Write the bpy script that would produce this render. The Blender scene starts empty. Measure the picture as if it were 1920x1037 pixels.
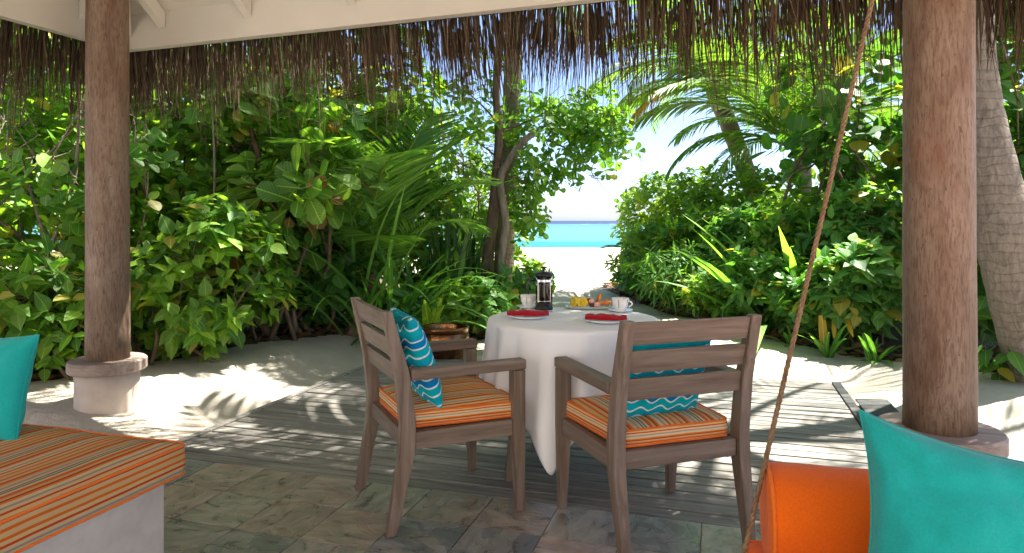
import bpy, math, random
import numpy as np
from mathutils import Vector, Matrix, noise as mnoise

rad = math.radians
SC = bpy.context.scene
COL = SC.collection
random.seed(7)
RNG = np.random.default_rng(11)
F, HZ, CH = 1280.0, 414.0, 1.22           # focal length in photo pixels, horizon row, camera height

# ------------------------------------------------------------------ camera
cam_d = bpy.data.cameras.new('camera')
cam = bpy.data.objects.new('camera', cam_d)
COL.objects.link(cam)
cam.location = (0, 0, CH)
cam.rotation_euler = (rad(90), 0, 0)
cam_d.sensor_width = 36.0
cam_d.lens = 24.0
cam_d.shift_y = -104.5 / 1920.0
cam_d.clip_start = 0.05
cam_d.clip_end = 30000
SC.camera = cam

# ------------------------------------------------------------------ world, sun, exposure
SUN_AZ, SUN_EL = 55.0, 64.0                # clockwise from +Y (the way the camera looks)
wd = bpy.data.worlds.new('World')
SC.world = wd
wd.use_nodes = True
wn = wd.node_tree
bg = wn.nodes['Background']
sky = wn.nodes.new('ShaderNodeTexSky')
sky.sky_type = 'NISHITA'
sky.sun_disc = False
sky.sun_elevation = rad(SUN_EL)
sky.sun_rotation = rad(SUN_AZ)
sky.air_density = 0.60
sky.dust_density = 1.3
sky.ozone_density = 4.5
wn.links.new(sky.outputs[0], bg.inputs[0])
bg.inputs[1].default_value = 0.057
sun_d = bpy.data.lights.new('sun', 'SUN')
sun_d.energy = 4.4
sun_d.angle = rad(0.55)
sun_d.color = (1.0, 0.95, 0.86)
sun = bpy.data.objects.new('sun', sun_d)
COL.objects.link(sun)
sv = Vector((math.sin(rad(SUN_AZ)) * math.cos(rad(SUN_EL)), math.cos(rad(SUN_AZ)) * math.cos(rad(SUN_EL)), math.sin(rad(SUN_EL))))
sun.rotation_euler = sv.to_track_quat('Z', 'Y').to_euler()
sun.location = sv * 30
SC.view_settings.view_transform = 'Standard'
SC.view_settings.look = 'None'
SC.view_settings.gamma = 1.0
SC.view_settings.exposure = 2.65
SC.cycles.use_denoising = True
SC.cycles.max_bounces = 10
SC.cycles.diffuse_bounces = 5
SC.cycles.transparent_max_bounces = 8
SC.cycles.caustics_reflective = False
SC.cycles.caustics_refractive = False

# ------------------------------------------------------------------ helpers: places
ROT = rad(-17.0)                           # the pavilion stands turned by this much
CR, SR = math.cos(ROT), math.sin(ROT)
def W(s, t, z=0.0):                        # pavilion plan coordinates -> world
    return Vector((s * CR - t * SR, s * SR + t * CR, z))
def ST(x, y):
    return (x * CR + y * SR, -x * SR + y * CR)
def P(px, py, d):                          # photo pixel at depth d -> world
    return Vector(((px - 960) / F * d, d, CH - (py - HZ) / F * d))
def PX(px, d):
    return (px - 960) / F * d

# ------------------------------------------------------------------ helpers: materials
class NT:
    def __init__(s, name):
        s.m = bpy.data.materials.new(name); s.m.use_nodes = True
        s.t = s.m.node_tree; s.b = s.t.nodes['Principled BSDF']; s.o = s.t.nodes['Material Output']
    def n(s, typ, **kw):
        nd = s.t.nodes.new('ShaderNode' + typ)
        for k, v in kw.items():
            if k.startswith('i_'):
                key = k[2:]
                key = int(key) if key.isdigit() else key.replace('_', ' ')
                s.set(nd.inputs[key], v)
            else: setattr(nd, k, v)
        return nd
    def set(s, sock, v):
        if isinstance(v, bpy.types.NodeSocket): s.t.links.new(v, sock)
        elif isinstance(v, bpy.types.Node): s.t.links.new(v.outputs[0], sock)
        else:
            if sock.type == 'RGBA' and len(v) == 3: v = (*v, 1)
            sock.default_value = v
    def ramp(s, fac, stops, interp='LINEAR'):
        r = s.n('ValToRGB'); cr = r.color_ramp; cr.interpolation = interp
        while len(cr.elements) < len(stops): cr.elements.new(0.5)
        for e, (p, c) in zip(cr.elements, stops):
            e.position = p; e.color = (*c, 1) if len(c) == 3 else c
        s.set(r.inputs[0], fac); return r.outputs[0]
    def math(s, op, a, b=0.0, c=0.0):
        m = s.n('Math', operation=op); s.set(m.inputs[0], a); s.set(m.inputs[1], b); s.set(m.inputs[2], c); return m.outputs[0]
    def mix(s, f, a, b, mode='MIX'):
        m = s.n('MixRGB', blend_type=mode); s.set(m.inputs[0], f); s.set(m.inputs[1], a); s.set(m.inputs[2], b); return m.outputs[0]
    def noise(s, scale, detail=4, rough=0.55, vec=None, dist=0.0):
        m = s.n('TexNoise'); m.inputs['Scale'].default_value = scale; m.inputs['Detail'].default_value = detail
        m.inputs['Roughness'].default_value = rough; m.inputs['Distortion'].default_value = dist
        if vec is not None: s.set(m.inputs['Vector'], vec)
        return m.outputs[0]
    def obj(s): return s.n('TexCoord').outputs['Object']
    def scaled(s, v, sc):
        m = s.n('Mapping'); s.set(m.inputs[0], v); m.inputs['Scale'].default_value = sc; return m.outputs[0]
    def bump(s, h, strength=0.3, dist=0.01):
        b = s.n('Bump'); b.inputs['Strength'].default_value = strength; b.inputs['Distance'].default_value = dist
        s.set(b.inputs['Height'], h); s.set(s.b.inputs['Normal'], b.outputs[0])
    def base(s, c, rough=0.5, spec=0.5, metal=0.0):
        s.set(s.b.inputs['Base Color'], c); s.set(s.b.inputs['Roughness'], rough)
        s.b.inputs['Specular IOR Level'].default_value = spec; s.b.inputs['Metallic'].default_value = metal
        return s.m

MAT = {}
def plain(name, c, rough=0.5, spec=0.5, metal=0.0, var=0.12, scale=12.0, bump=0.0):
    n = NT(name)
    v = n.noise(scale, 5, 0.6, n.obj())
    dark = tuple(x * (1 - var) for x in c); lite = tuple(min(1, x * (1 + var)) for x in c)
    col = n.ramp(v, [(0.3, dark), (0.7, lite)])
    if bump: n.bump(n.noise(scale * 14, 3, 0.6, n.obj()), bump, 0.003)
    MAT[name] = n.base(col, rough, spec, metal); return MAT[name]

def wood(name, axis, c1, c2, c3, rough=0.6, freq=1.0, objvar=0.25):
    n = NT(name)
    sc = [38 * freq] * 3; sc[axis] = 2.2 * freq
    inf = n.n('ObjectInfo')
    off = n.n('VectorMath', operation='SCALE'); n.set(off.inputs[0], (3.1, 7.3, 5.7)); n.set(off.inputs[3], inf.outputs['Random'])
    add = n.n('VectorMath', operation='ADD'); n.set(add.inputs[0], n.obj()); n.set(add.inputs[1], off.outputs[0])
    v = n.scaled(add.outputs[0], sc)
    g = n.noise(1.0, 6, 0.65, v, 0.6)
    big = n.noise(3.0, 3, 0.5, add.outputs[0])
    col = n.ramp(g, [(0.32, c1), (0.5, c2), (0.68, c3)])
    col = n.mix(n.math('MULTIPLY', big, 0.55), col, c1)
    hv = n.n('HueSaturation'); n.set(hv.inputs['Color'], col)
    n.set(hv.inputs['Value'], n.math('MULTIPLY_ADD', inf.outputs['Random'], objvar, 1 - objvar / 2))
    n.bump(g, 0.35, 0.002)
    MAT[name] = n.base(hv.outputs[0], rough, 0.35); return MAT[name]

def leafmat(name, dark, mid, lite, odd=(0.34, 0.29, 0.05), trans=0.48, rough=0.50, vein=0.35, tint=(1.9, 1.85, 0.60)):
    n = NT(name)
    a = n.n('Attribute', attribute_name='lv').outputs['Fac']
    col = n.ramp(a, [(0.0, dark), (0.45, mid), (0.93, lite), (0.955, odd), (1.0, odd)])
    uv = n.n('Attribute', attribute_name='luv').outputs['Vector']
    sx = n.n('SeparateXYZ'); n.set(sx.inputs[0], uv)
    ax = n.math('ABSOLUTE', sx.outputs[0])
    rib = n.math('LESS_THAN', ax, 0.018)
    side = n.n('TexWave', wave_type='BANDS', bands_direction='Y')
    vv = n.n('CombineXYZ'); n.set(vv.inputs[1], n.math('SUBTRACT', sx.outputs[1], n.math('MULTIPLY', ax, 0.9)))
    n.set(side.inputs['Vector'], vv.outputs[0]); side.inputs['Scale'].default_value = 3.2
    sv_ = n.math('POWER', side.outputs['Fac'], 6.0)
    vf = n.math('MULTIPLY', n.math('MAXIMUM', rib, n.math('MULTIPLY', sv_, 0.35)), vein)
    col = n.mix(vf, col, tuple(min(1, x * 2.2 + 0.02) for x in lite))
    blot = n.noise(9.0, 3, 0.6, n.n('NewGeometry').outputs['Position'])
    col = n.mix(n.math('MULTIPLY', n.math('GREATER_THAN', blot, 0.68), 0.15), col, odd)
    n.base(col, rough, 0.45)
    tr = n.n('BsdfTranslucent')
    tc = n.mix(1.0, col, tint, 'MULTIPLY'); n.set(tr.inputs[0], tc)
    mx = n.n('MixShader'); mx.inputs[0].default_value = trans
    n.set(mx.inputs[1], n.b.outputs[0]); n.set(mx.inputs[2], tr.outputs[0])
    n.set(n.o.inputs[0], mx.outputs[0])
    MAT[name] = n.m; return n.m

# stripes: a fabric woven in stripes; top stripes run along local y, the border band shows them running round
STR = [(0.00, (0.74, 0.48, 0.22)), (0.07, (0.78, 0.16, 0.02)), (0.11, (0.72, 0.50, 0.24)), (0.17, (0.58, 0.04, 0.012)), (0.20, (0.82, 0.22, 0.03)),
       (0.25, (0.72, 0.50, 0.28)), (0.31, (0.42, 0.34, 0.29)), (0.35, (0.76, 0.54, 0.30)), (0.40, (0.07, 0.055, 0.06)), (0.42, (0.60, 0.55, 0.34)), (0.455, (0.07, 0.055, 0.06)),
       (0.475, (0.74, 0.58, 0.34)), (0.52, (0.78, 0.14, 0.02)), (0.58, (0.70, 0.46, 0.20)), (0.63, (0.55, 0.04, 0.012)), (0.665, (0.82, 0.24, 0.03)), (0.71, (0.80, 0.62, 0.36)), (0.77, (0.44, 0.35, 0.29)),
       (0.81, (0.80, 0.60, 0.32)), (0.86, (0.70, 0.08, 0.015)), (0.90, (0.80, 0.56, 0.26)), (0.955, (0.80, 0.18, 0.02))]
def stripes(name, period, border_period, mul=0.8):
    n = NT(name)
    tc = n.n('TexCoord'); sp = n.n('SeparateXYZ'); n.set(sp.inputs[0], tc.outputs['Object'])
    sn = n.n('SeparateXYZ'); n.set(sn.inputs[0], tc.outputs['Normal'])
    top = n.math('GREATER_THAN', n.math('ABSOLUTE', sn.outputs[2]), 0.62)
    wob = n.math('MULTIPLY', n.math('SUBTRACT', n.noise(5.0, 2, 0.5, tc.outputs['Object']), 0.5), 0.006)
    cx = n.math('DIVIDE', n.math('ADD', sp.outputs[0], wob), period)
    cz = n.math('DIVIDE', n.math('ADD', sp.outputs[2], wob), border_period)
    c = n.math('ADD', n.math('MULTIPLY', cx, top), n.math('MULTIPLY', cz, n.math('SUBTRACT', 1.0, top)))
    col = n.ramp(n.math('FRACT', n.math('ADD', c, 100.0)), [(p, tuple(x * mul for x in q)) for p, q in STR], 'CONSTANT')
    wv = n.noise(420, 2, 0.5, tc.outputs['Object'])
    n.bump(wv, 0.25, 0.001)
    MAT[name] = n.base(col, 0.85, 0.15); return MAT[name]

def waves(name):                                                    # zig-zag waves in teal, blue and white
    n = NT(name)
    sp = n.n('SeparateXYZ'); n.set(sp.inputs[0], n.obj())
    w1 = n.math('MULTIPLY', n.math('SINE', n.math('MULTIPLY', sp.outputs[0], 74.0)), 0.0105)
    w2 = n.math('MULTIPLY', n.math('SUBTRACT', n.noise(6, 2, 0.5, n.obj()), 0.5), 0.03)
    c = n.math('DIVIDE', n.math('ADD', n.math('ADD', sp.outputs[1], w1), w2), 0.165)
    te, bl, wh, t2 = (0.002, 0.34, 0.45), (0.0, 0.19, 0.50), (0.62, 0.80, 0.82), (0.0, 0.40, 0.45)
    col = n.ramp(n.math('FRACT', n.math('ADD', c, 50.0)), [(0, te), (0.19, wh), (0.235, t2), (0.42, wh), (0.465, bl), (0.63, wh), (0.675, te), (0.80, t2), (0.945, wh), (0.985, te)], 'CONSTANT')
    ink = n.noise(60, 4, 0.7, n.obj())
    col = n.mix(n.math('MULTIPLY', ink, 0.25), col, (0.005, 0.20, 0.34))
    n.bump(n.noise(260, 2, 0.5, n.obj()), 0.25, 0.001)
    MAT[name] = n.base(col, 0.85, 0.15); return MAT[name]

def fabric(name, c, var=0.10):
    n = NT(name)
    a = n.noise(4.5, 4, 0.55, n.obj()); w = n.noise(520, 2, 0.5, n.obj())
    col = n.ramp(a, [(0.3, tuple(x * (1 - var) for x in c)), (0.7, tuple(min(1, x * (1 + var)) for x in c))])
    h_ = n.noise(230, 3, 0.75, n.obj())
    col = n.mix(n.math('MULTIPLY', n.math('SUBTRACT', n.math('MULTIPLY', h_, 2.0), 0.55), 0.48), col, tuple(x * 0.50 for x in c))
    n.bump(w, 0.3, 0.001)
    n.base(col, 0.9, 0.12)
    n.b.inputs['Sheen Weight'].default_value = 0.15
    MAT[name] = n.m; return n.m

# ------------------------------------------------------------------ helpers: objects
def tag(o, label=None, cat=None, group=None, kind=None):
    if label: o['label'] = label
    if cat: o['category'] = cat
    if group: o['group'] = group
    if kind: o['kind'] = kind
    return o
def empty(name, loc=(0, 0, 0), rz=0.0, parent=None):
    o = bpy.data.objects.new(name, None); COL.objects.link(o)
    o.location = loc; o.rotation_euler = (0, 0, rz); o.empty_display_size = 0.1
    if parent: o.parent = parent
    return o
def link(name, me, mat=None, parent=None, loc=None):
    o = bpy.data.objects.new(name, me); COL.objects.link(o)
    if mat and not me.materials: me.materials.append(MAT[mat])
    if parent: o.parent = parent
    if loc is not None: o.location = loc
    return o
def bevel(o, w=0.004, seg=2):
    m = o.modifiers.new('bevel', 'BEVEL'); m.width = w; m.segments = seg; m.limit_method = 'ANGLE'; m.angle_limit = rad(35)
    return o
def subsurf(o, lv=1):
    m = o.modifiers.new('subdivision', 'SUBSURF'); m.levels = lv; m.render_levels = lv; return o
def smooth(me, ang=None):
    me.polygons.foreach_set('use_smooth', [True] * len(me.polygons)); me.update()

class MB:
    def __init__(s): s.v = []; s.f = []
    def add(s, vs, fs, M=None):
        k = len(s.v)
        s.v += [tuple(M @ Vector(p)) if M else tuple(p) for p in vs]
        s.f += [tuple(i + k for i in f) for f in fs]
    def box(s, a, b, M=None):
        x0, y0, z0 = a; x1, y1, z1 = b
        s.add([(x0, y0, z0), (x1, y0, z0), (x1, y1, z0), (x0, y1, z0), (x0, y0, z1), (x1, y0, z1), (x1, y1, z1), (x0, y1, z1)],
              [(0, 3, 2, 1), (4, 5, 6, 7), (0, 1, 5, 4), (1, 2, 6, 5), (2, 3, 7, 6), (3, 0, 4, 7)], M)
    def hexa(s, q0, q1, M=None):                                    # two quads (bottom, top) make a solid
        s.add(list(q0) + list(q1), [(0, 3, 2, 1), (4, 5, 6, 7), (0, 1, 5, 4), (1, 2, 6, 5), (2, 3, 7, 6), (3, 0, 4, 7)], M)
    def sweep(s, secs):                                             # list of quads -> one bent bar
        k = len(s.v); n = len(secs)
        for q in secs: s.v += [tuple(p) for p in q]
        s.f.append((k, k + 3, k + 2, k + 1)); e = k + 4 * (n - 1); s.f.append((e, e + 1, e + 2, e + 3))
        for i in range(n - 1):
            a = k + 4 * i
            for j in range(4): s.f.append((a + j, a + (j + 1) % 4, a + 4 + (j + 1) % 4, a + 4 + j))
    def tube(s, pts, rs, seg=8, caps=True):
        pts = [Vector(p) for p in pts]; k = len(s.v); n = len(pts)
        if not hasattr(rs, '__len__'): rs = [rs] * n
        up = None
        for i, p in enumerate(pts):
            d = (pts[min(i + 1, n - 1)] - pts[max(i - 1, 0)]).normalized()
            if up is None:
                up = Vector((0, 0, 1)) if abs(d.z) < 0.9 else Vector((1, 0, 0))
            x = d.cross(up).normalized(); y = x.cross(d).normalized(); up = y
            for j in range(seg):
                a = 2 * math.pi * j / seg
                s.v.append(tuple(p + (x * math.cos(a) + y * math.sin(a)) * rs[i]))
        for i in range(n - 1):
            for j in range(seg):
                a = k + i * seg + j; b = k + i * seg + (j + 1) % seg
                s.f.append((a, a + seg, b + seg, b))
        if caps:
            s.f.append(tuple(k + j for j in range(seg))); s.f.append(tuple(k + (n - 1) * seg + j for j in reversed(range(seg))))
    def lathe(s, prof, seg=32, c=(0, 0, 0), close=False):
        k = len(s.v); n = len(prof)
        for r, z in prof:
            for j in range(seg):
                a = 2 * math.pi * j / seg; s.v.append((c[0] + r * math.cos(a), c[1] + r * math.sin(a), c[2] + z))
        for i in range(n - 1):
            for j in range(seg):
                a = k + i * seg + j; b = k + i * seg + (j + 1) % seg; s.f.append((a, b, b + seg, a + seg))
        if not close:
            if prof[0][0] > 1e-5: s.f.append(tuple(k + j for j in reversed(range(seg))))
            if prof[-1][0] > 1e-5: s.f.append(tuple(k + (n - 1) * seg + j for j in range(seg)))
    def mesh(s, name, sm=False):
        me = bpy.data.meshes.new(name); me.from_pydata(s.v, [], s.f); me.update()
        if sm: smooth(me)
        return me
    def build(s, name, mat, parent=None, sm=False, loc=None):
        return link(name, s.mesh(name, sm), mat, parent, loc)

def np_mesh(name, V, quads=None, tris=None, attrs=None, sm=True):
    """V (n,3); quads (m,4); tris (k,3); attrs: name -> (type, array)."""
    me = bpy.data.meshes.new(name)
    quads = np.zeros((0, 4), int) if quads is None else quads
    tris = np.zeros((0, 3), int) if tris is None else tris
    me.vertices.add(len(V)); me.vertices.foreach_set('co', V.astype(np.float32).ravel())
    nl = quads.size + tris.size
    me.loops.add(nl); me.loops.foreach_set('vertex_index', np.concatenate([quads.ravel(), tris.ravel()]).astype(np.int32))
    np_ = len(quads) + len(tris)
    me.polygons.add(np_)
    st = np.concatenate([np.arange(len(quads)) * 4, quads.size + np.arange(len(tris)) * 3]).astype(np.int32)
    me.polygons.foreach_set('loop_start', st)
    if sm: me.polygons.foreach_set('use_smooth', np.ones(np_, bool))
    for k, (ty, arr) in (attrs or {}).items():
        at = me.attributes.new(k, ty, 'POINT')
        at.data.foreach_set('value' if ty == 'FLOAT' else 'vector', arr.astype(np.float32).ravel())
    me.update(calc_edges=True)
    return me

def nrm(a):
    return a / np.maximum(np.linalg.norm(a, axis=-1, keepdims=True), 1e-9)
def fbm(x, y, z=0.0, oct=3):
    v = 0; a = 1; f = 1
    for _ in range(oct):
        v += a * mnoise.noise(Vector((x * f, y * f, z * f))); a *= 0.5; f *= 2.1
    return v
def sstep(a, b, x):
    t = np.clip((x - a) / (b - a), 0, 1); return t * t * (3 - 2 * t)

#=MATERIALS
# ------------------------------------------------------------------ materials
wood('chair_wood_x', 0, (0.105, 0.072, 0.053), (0.185, 0.136, 0.106), (0.265, 0.208, 0.168), 0.55, 1.0, 0.15)
wood('chair_wood_y', 1, (0.105, 0.072, 0.053), (0.185, 0.136, 0.106), (0.265, 0.208, 0.168), 0.55, 1.0, 0.15)
wood('chair_wood_z', 2, (0.105, 0.072, 0.053), (0.185, 0.136, 0.106), (0.265, 0.208, 0.168), 0.55, 1.0, 0.15)
wood('deck_wood', 0, (0.105, 0.096, 0.082), (0.230, 0.215, 0.190), (0.345, 0.325, 0.29), 0.72, 1.0, 0.30)
n = NT('column_wood')
inf = n.n('ObjectInfo'); o_ = n.n('VectorMath', operation='SCALE'); n.set(o_.inputs[0], (3.0, 9.0, 5.0)); n.set(o_.inputs[3], inf.outputs['Random'])
ad = n.n('VectorMath', operation='ADD'); n.set(ad.inputs[0], n.obj()); n.set(ad.inputs[1], o_.outputs[0])
g1 = n.noise(1.0, 6, 0.7, n.scaled(ad.outputs[0], (120, 120, 16)), 0.4); g2 = n.noise(1.0, 4, 0.55, n.scaled(ad.outputs[0], (9, 9, 2.0)), 0.5); g3 = n.noise(1.0, 3, 0.6, n.scaled(ad.outputs[0], (70, 70, 26)), 0.3)
c_ = n.ramp(g2, [(0.30, (0.135, 0.082, 0.052)), (0.50, (0.205, 0.142, 0.100)), (0.72, (0.275, 0.205, 0.155))])
c_ = n.mix(n.math('MULTIPLY', n.math('SUBTRACT', 1.0, n.ramp(g1, [(0.36, (0, 0, 0)), (0.56, (1, 1, 1))])), 0.75), c_, (0.080, 0.040, 0.025))
c_ = n.mix(n.math('MULTIPLY', n.ramp(n.noise(1.0, 3, 0.6, n.scaled(ad.outputs[0], (5, 5, 3.2)), 0.3), [(0.52, (0, 0, 0)), (0.68, (1, 1, 1))]), 0.40), c_, (0.16, 0.062, 0.034))
c_ = n.mix(n.math('MULTIPLY', n.math('GREATER_THAN', g3, 0.66), 0.6), c_, (0.055, 0.028, 0.018))
n.bump(g1, 0.4, 0.003); n.base(c_, 0.62, 0.3); MAT['column_wood'] = n.m
wood('collar_wood', 0, (0.19, 0.135, 0.11), (0.31, 0.24, 0.205), (0.41, 0.34, 0.30), 0.6, 0.6, 0.0)
wood('rope_fibre', 2, (0.10, 0.06, 0.03), (0.22, 0.14, 0.08), (0.32, 0.22, 0.13), 0.9, 3.0, 0.0)
plain('white_paint', (0.62, 0.585, 0.52), 0.55, 0.4, var=0.03, scale=2.5)
plain('plaster', (0.52, 0.44, 0.385), 0.85, 0.2, var=0.16, scale=5.0, bump=0.35)
plain('plaster_base', (0.50, 0.465, 0.425), 0.85, 0.2, var=0.20, scale=5.0, bump=0.4)
plain('reflector_plaster', (0.82, 0.80, 0.78), 0.85, 0.2, var=0.05, scale=3.0, bump=0.2)  # white coat of the unseen, added bounce wall
plain('grout', (0.30, 0.28, 0.24), 0.9, 0.2)
plain('dark_earth', (0.035, 0.028, 0.02), 0.95, 0.1, var=0.4)
plain('black_plastic', (0.012, 0.012, 0.013), 0.28, 0.5)
plain('dark_metal', (0.045, 0.045, 0.045), 0.6, 0.3, 0.0)
plain('steel', (0.62, 0.62, 0.63), 0.22, 0.5, 1.0, var=0.04)
plain('porcelain', (0.80, 0.80, 0.79), 0.12, 0.5, var=0.01)
plain('platter_glaze', (0.42, 0.46, 0.46), 0.2, 0.5, var=0.06)
plain('coffee', (0.010, 0.004, 0.002), 0.08, 0.5)
plain('mat_rubber', (0.06, 0.062, 0.06), 0.85, 0.2, var=0.3, scale=30)
plain('yellow_flesh', (0.72, 0.52, 0.03), 0.4, 0.5, var=0.15, scale=60)
plain('orange_flesh', (0.75, 0.22, 0.02), 0.35, 0.5, var=0.2, scale=60)
plain('red_flesh', (0.42, 0.012, 0.015), 0.3, 0.5, var=0.25, scale=80)
plain('pink_flesh', (0.70, 0.40, 0.33), 0.4, 0.5, var=0.15, scale=60)
plain('dark_fruit', (0.06, 0.012, 0.02), 0.35, 0.5, var=0.2, scale=60)
fabric('teal_fabric', (0.012, 0.36, 0.345), 0.04)
fabric('orange_fabric', (0.80, 0.135, 0.006), 0.06)
fabric('orange_piping', (0.78, 0.16, 0.012), 0.05)
fabric('red_fabric', (0.40, 0.004, 0.016), 0.15)
stripes('mattress_stripe', 0.26, 0.20, 0.60)
stripes('cushion_stripe', 0.24, 0.115, 0.80)
waves('wave_fabric')

n = NT('table_linen')
w_ = n.noise(700, 2, 0.5, n.obj())
n.bump(w_, 0.12, 0.0006)
n.base(n.ramp(n.noise(3, 3, 0.5, n.obj()), [(0.3, (0.78, 0.79, 0.83)), (0.7, (0.83, 0.84, 0.88))]), 0.85, 0.15)
MAT['table_linen'] = n.m

n = NT('copper')
g = n.n('TexVoronoi'); n.set(g.inputs['Vector'], n.scaled(n.obj(), (60, 60, 80))); g.inputs['Scale'].default_value = 1.0
n.bump(g.outputs[0], 0.3, 0.004)
n.base(n.ramp(n.noise(9, 4, 0.6, n.obj()), [(0.3, (0.16, 0.07, 0.028)), (0.7, (0.32, 0.15, 0.065))]), 0.22, 0.5, 0.95)
MAT['copper'] = n.m

n = NT('slate')
inf = n.n('ObjectInfo'); o_ = n.n('VectorMath', operation='SCALE'); n.set(o_.inputs[0], (13.0, 29.0, 3.0)); n.set(o_.inputs[3], inf.outputs['Random'])
ad = n.n('VectorMath', operation='ADD'); n.set(ad.inputs[0], n.obj()); n.set(ad.inputs[1], o_.outputs[0])
hue = n.ramp(inf.outputs['Random'], [(0, (0.15, 0.16, 0.125)), (0.14, (0.25, 0.18, 0.13)), (0.28, (0.115, 0.14, 0.125)), (0.42, (0.31, 0.215, 0.17)), (0.55, (0.105, 0.125, 0.14)), (0.68, (0.27, 0.245, 0.19)), (0.80, (0.13, 0.115, 0.10)), (0.90, (0.21, 0.20, 0.17))], 'CONSTANT')
l1 = n.noise(4.0, 6, 0.58, ad.outputs[0], 0.8); l2 = n.noise(8, 8, 0.62, n.scaled(ad.outputs[0], (1, 2.2, 1)), 0.8)
step = n.ramp(l1, [(0.40, (0, 0, 0)), (0.425, (1, 1, 1)), (0.56, (1, 1, 1)), (0.58, (0.35, 0.35, 0.35))])
c_ = n.mix(n.math('MULTIPLY', step, 0.45), hue, (0.31, 0.30, 0.26))
c_ = n.mix(n.ramp(l2, [(0.30, (0.80, 0.80, 0.80)), (0.48, (0.42, 0.42, 0.42)), (0.70, (0.0, 0.0, 0.0))]), c_, (0.055, 0.055, 0.048))
hgt = n.math('ADD', n.math('MULTIPLY', step, 0.6), l2)
n.bump(hgt, 0.55, 0.006)
hs_ = n.n('HueSaturation'); n.set(hs_.inputs['Color'], c_); hs_.inputs['Value'].default_value = 1.55; hs_.inputs['Saturation'].default_value = 0.95
n.base(hs_.outputs[0], n.math('MULTIPLY_ADD', l2, 0.50, 0.08), 0.6)
MAT['slate'] = n.m

n = NT('sand')
so = n.n('Attribute', attribute_name='soil').outputs['Fac']
a_ = n.noise(1.3, 5, 0.6, n.obj()); b_ = n.noise(120, 4, 0.7, n.obj()); e_ = n.noise(9, 5, 0.65, n.obj())
c_ = n.ramp(a_, [(0.3, (0.39, 0.345, 0.285)), (0.7, (0.47, 0.42, 0.355))])
c_ = n.mix(n.math('MULTIPLY', n.math('GREATER_THAN', b_, 0.63), 0.35), c_, (0.36, 0.31, 0.26))
sf = n.math('MULTIPLY', n.math('GREATER_THAN', n.math('ADD', so, n.math('MULTIPLY', n.math('SUBTRACT', e_, 0.5), 0.9)), 0.5), 1.0)
c_ = n.mix(sf, c_, n.ramp(n.noise(25, 5, 0.7, n.obj()), [(0.35, (0.05, 0.038, 0.026)), (0.6, (0.11, 0.08, 0.055)), (0.8, (0.24, 0.18, 0.12))]))
n.bump(n.math('ADD', n.math('MULTIPLY', e_, 1.6), n.math('MULTIPLY', b_, 0.35)), 0.6, 0.03)
n.base(c_, 0.95, 0.1); MAT['sand'] = n.m

n = NT('sea_water')
sp = n.n('SeparateXYZ'); n.set(sp.inputs[0], n.obj())
yy = n.math('ADD', sp.outputs[1], n.math('MULTIPLY', n.math('SUBTRACT', n.noise(0.05, 4, 0.6, n.obj()), 0.5), 9.0))
lg = n.math('LOGARITHM', n.math('MAXIMUM', yy, 1.0), 10.0)                 # the lagoon deepens away from the shore
f_ = n.math('DIVIDE', n.math('SUBTRACT', lg, 1.55), 1.5)
def L(d): return (math.log10(d) - 1.55) / 1.5
c_ = n.ramp(f_, [(L(38), (0.126, 0.139, 0.126)), (L(43), (0.063, 0.126, 0.126)), (L(46), (0.000, 0.101, 0.116)), (L(58), (0.000, 0.106, 0.116)), (L(64), (0.033, 0.131, 0.126)),
                 (L(180), (0.038, 0.126, 0.126)), (L(215), (0.015, 0.101, 0.106)), (L(330), (0.035, 0.106, 0.111)), (L(420), (0.003, 0.013, 0.040)), (L(1000), (0.002, 0.009, 0.033))])
foam = n.math('MULTIPLY', n.math('GREATER_THAN', n.noise(1.0, 4, 0.7, n.scaled(n.obj(), (0.05, 0.012, 1))), 0.60),
              n.math('MULTIPLY', n.math('GREATER_THAN', sp.outputs[1], 330.0), n.math('LESS_THAN', sp.outputs[1], 400.0)))
c_ = n.mix(foam, c_, (0.60, 0.63, 0.63))
sh = n.math('MULTIPLY', n.math('GREATER_THAN', yy, 42.6), n.math('LESS_THAN', yy, 43.7))
c_ = n.mix(n.math('MULTIPLY', sh, n.math('GREATER_THAN', n.noise(0.6, 4, 0.7, n.obj()), 0.46)), c_, (0.55, 0.58, 0.57))
n.bump(n.noise(1.0, 4, 0.6, n.scaled(n.obj(), (0.8, 2.2, 1))), 0.25, 0.12)
n.base(c_, 0.35, 0.12); MAT['sea_water'] = n.m

n = NT('glass'); n.base((0.95, 0.97, 0.96), 0.02, 0.5); n.b.inputs['Transmission Weight'].default_value = 1.0; n.b.inputs['IOR'].default_value = 1.45; MAT['glass'] = n.m

n = NT('thatch')
a = n.n('Attribute', attribute_name='lv').outputs['Fac']
n.base(n.ramp(a, [(0, (0.034, 0.023, 0.014)), (0.6, (0.110, 0.076, 0.046)), (1.0, (0.27, 0.20, 0.125))]), 0.8, 0.2)
MAT['thatch'] = n.m
plain('thatch_layer', (0.05, 0.032, 0.022), 0.95, 0.1, var=0.5, scale=20, bump=0.8)

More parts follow.
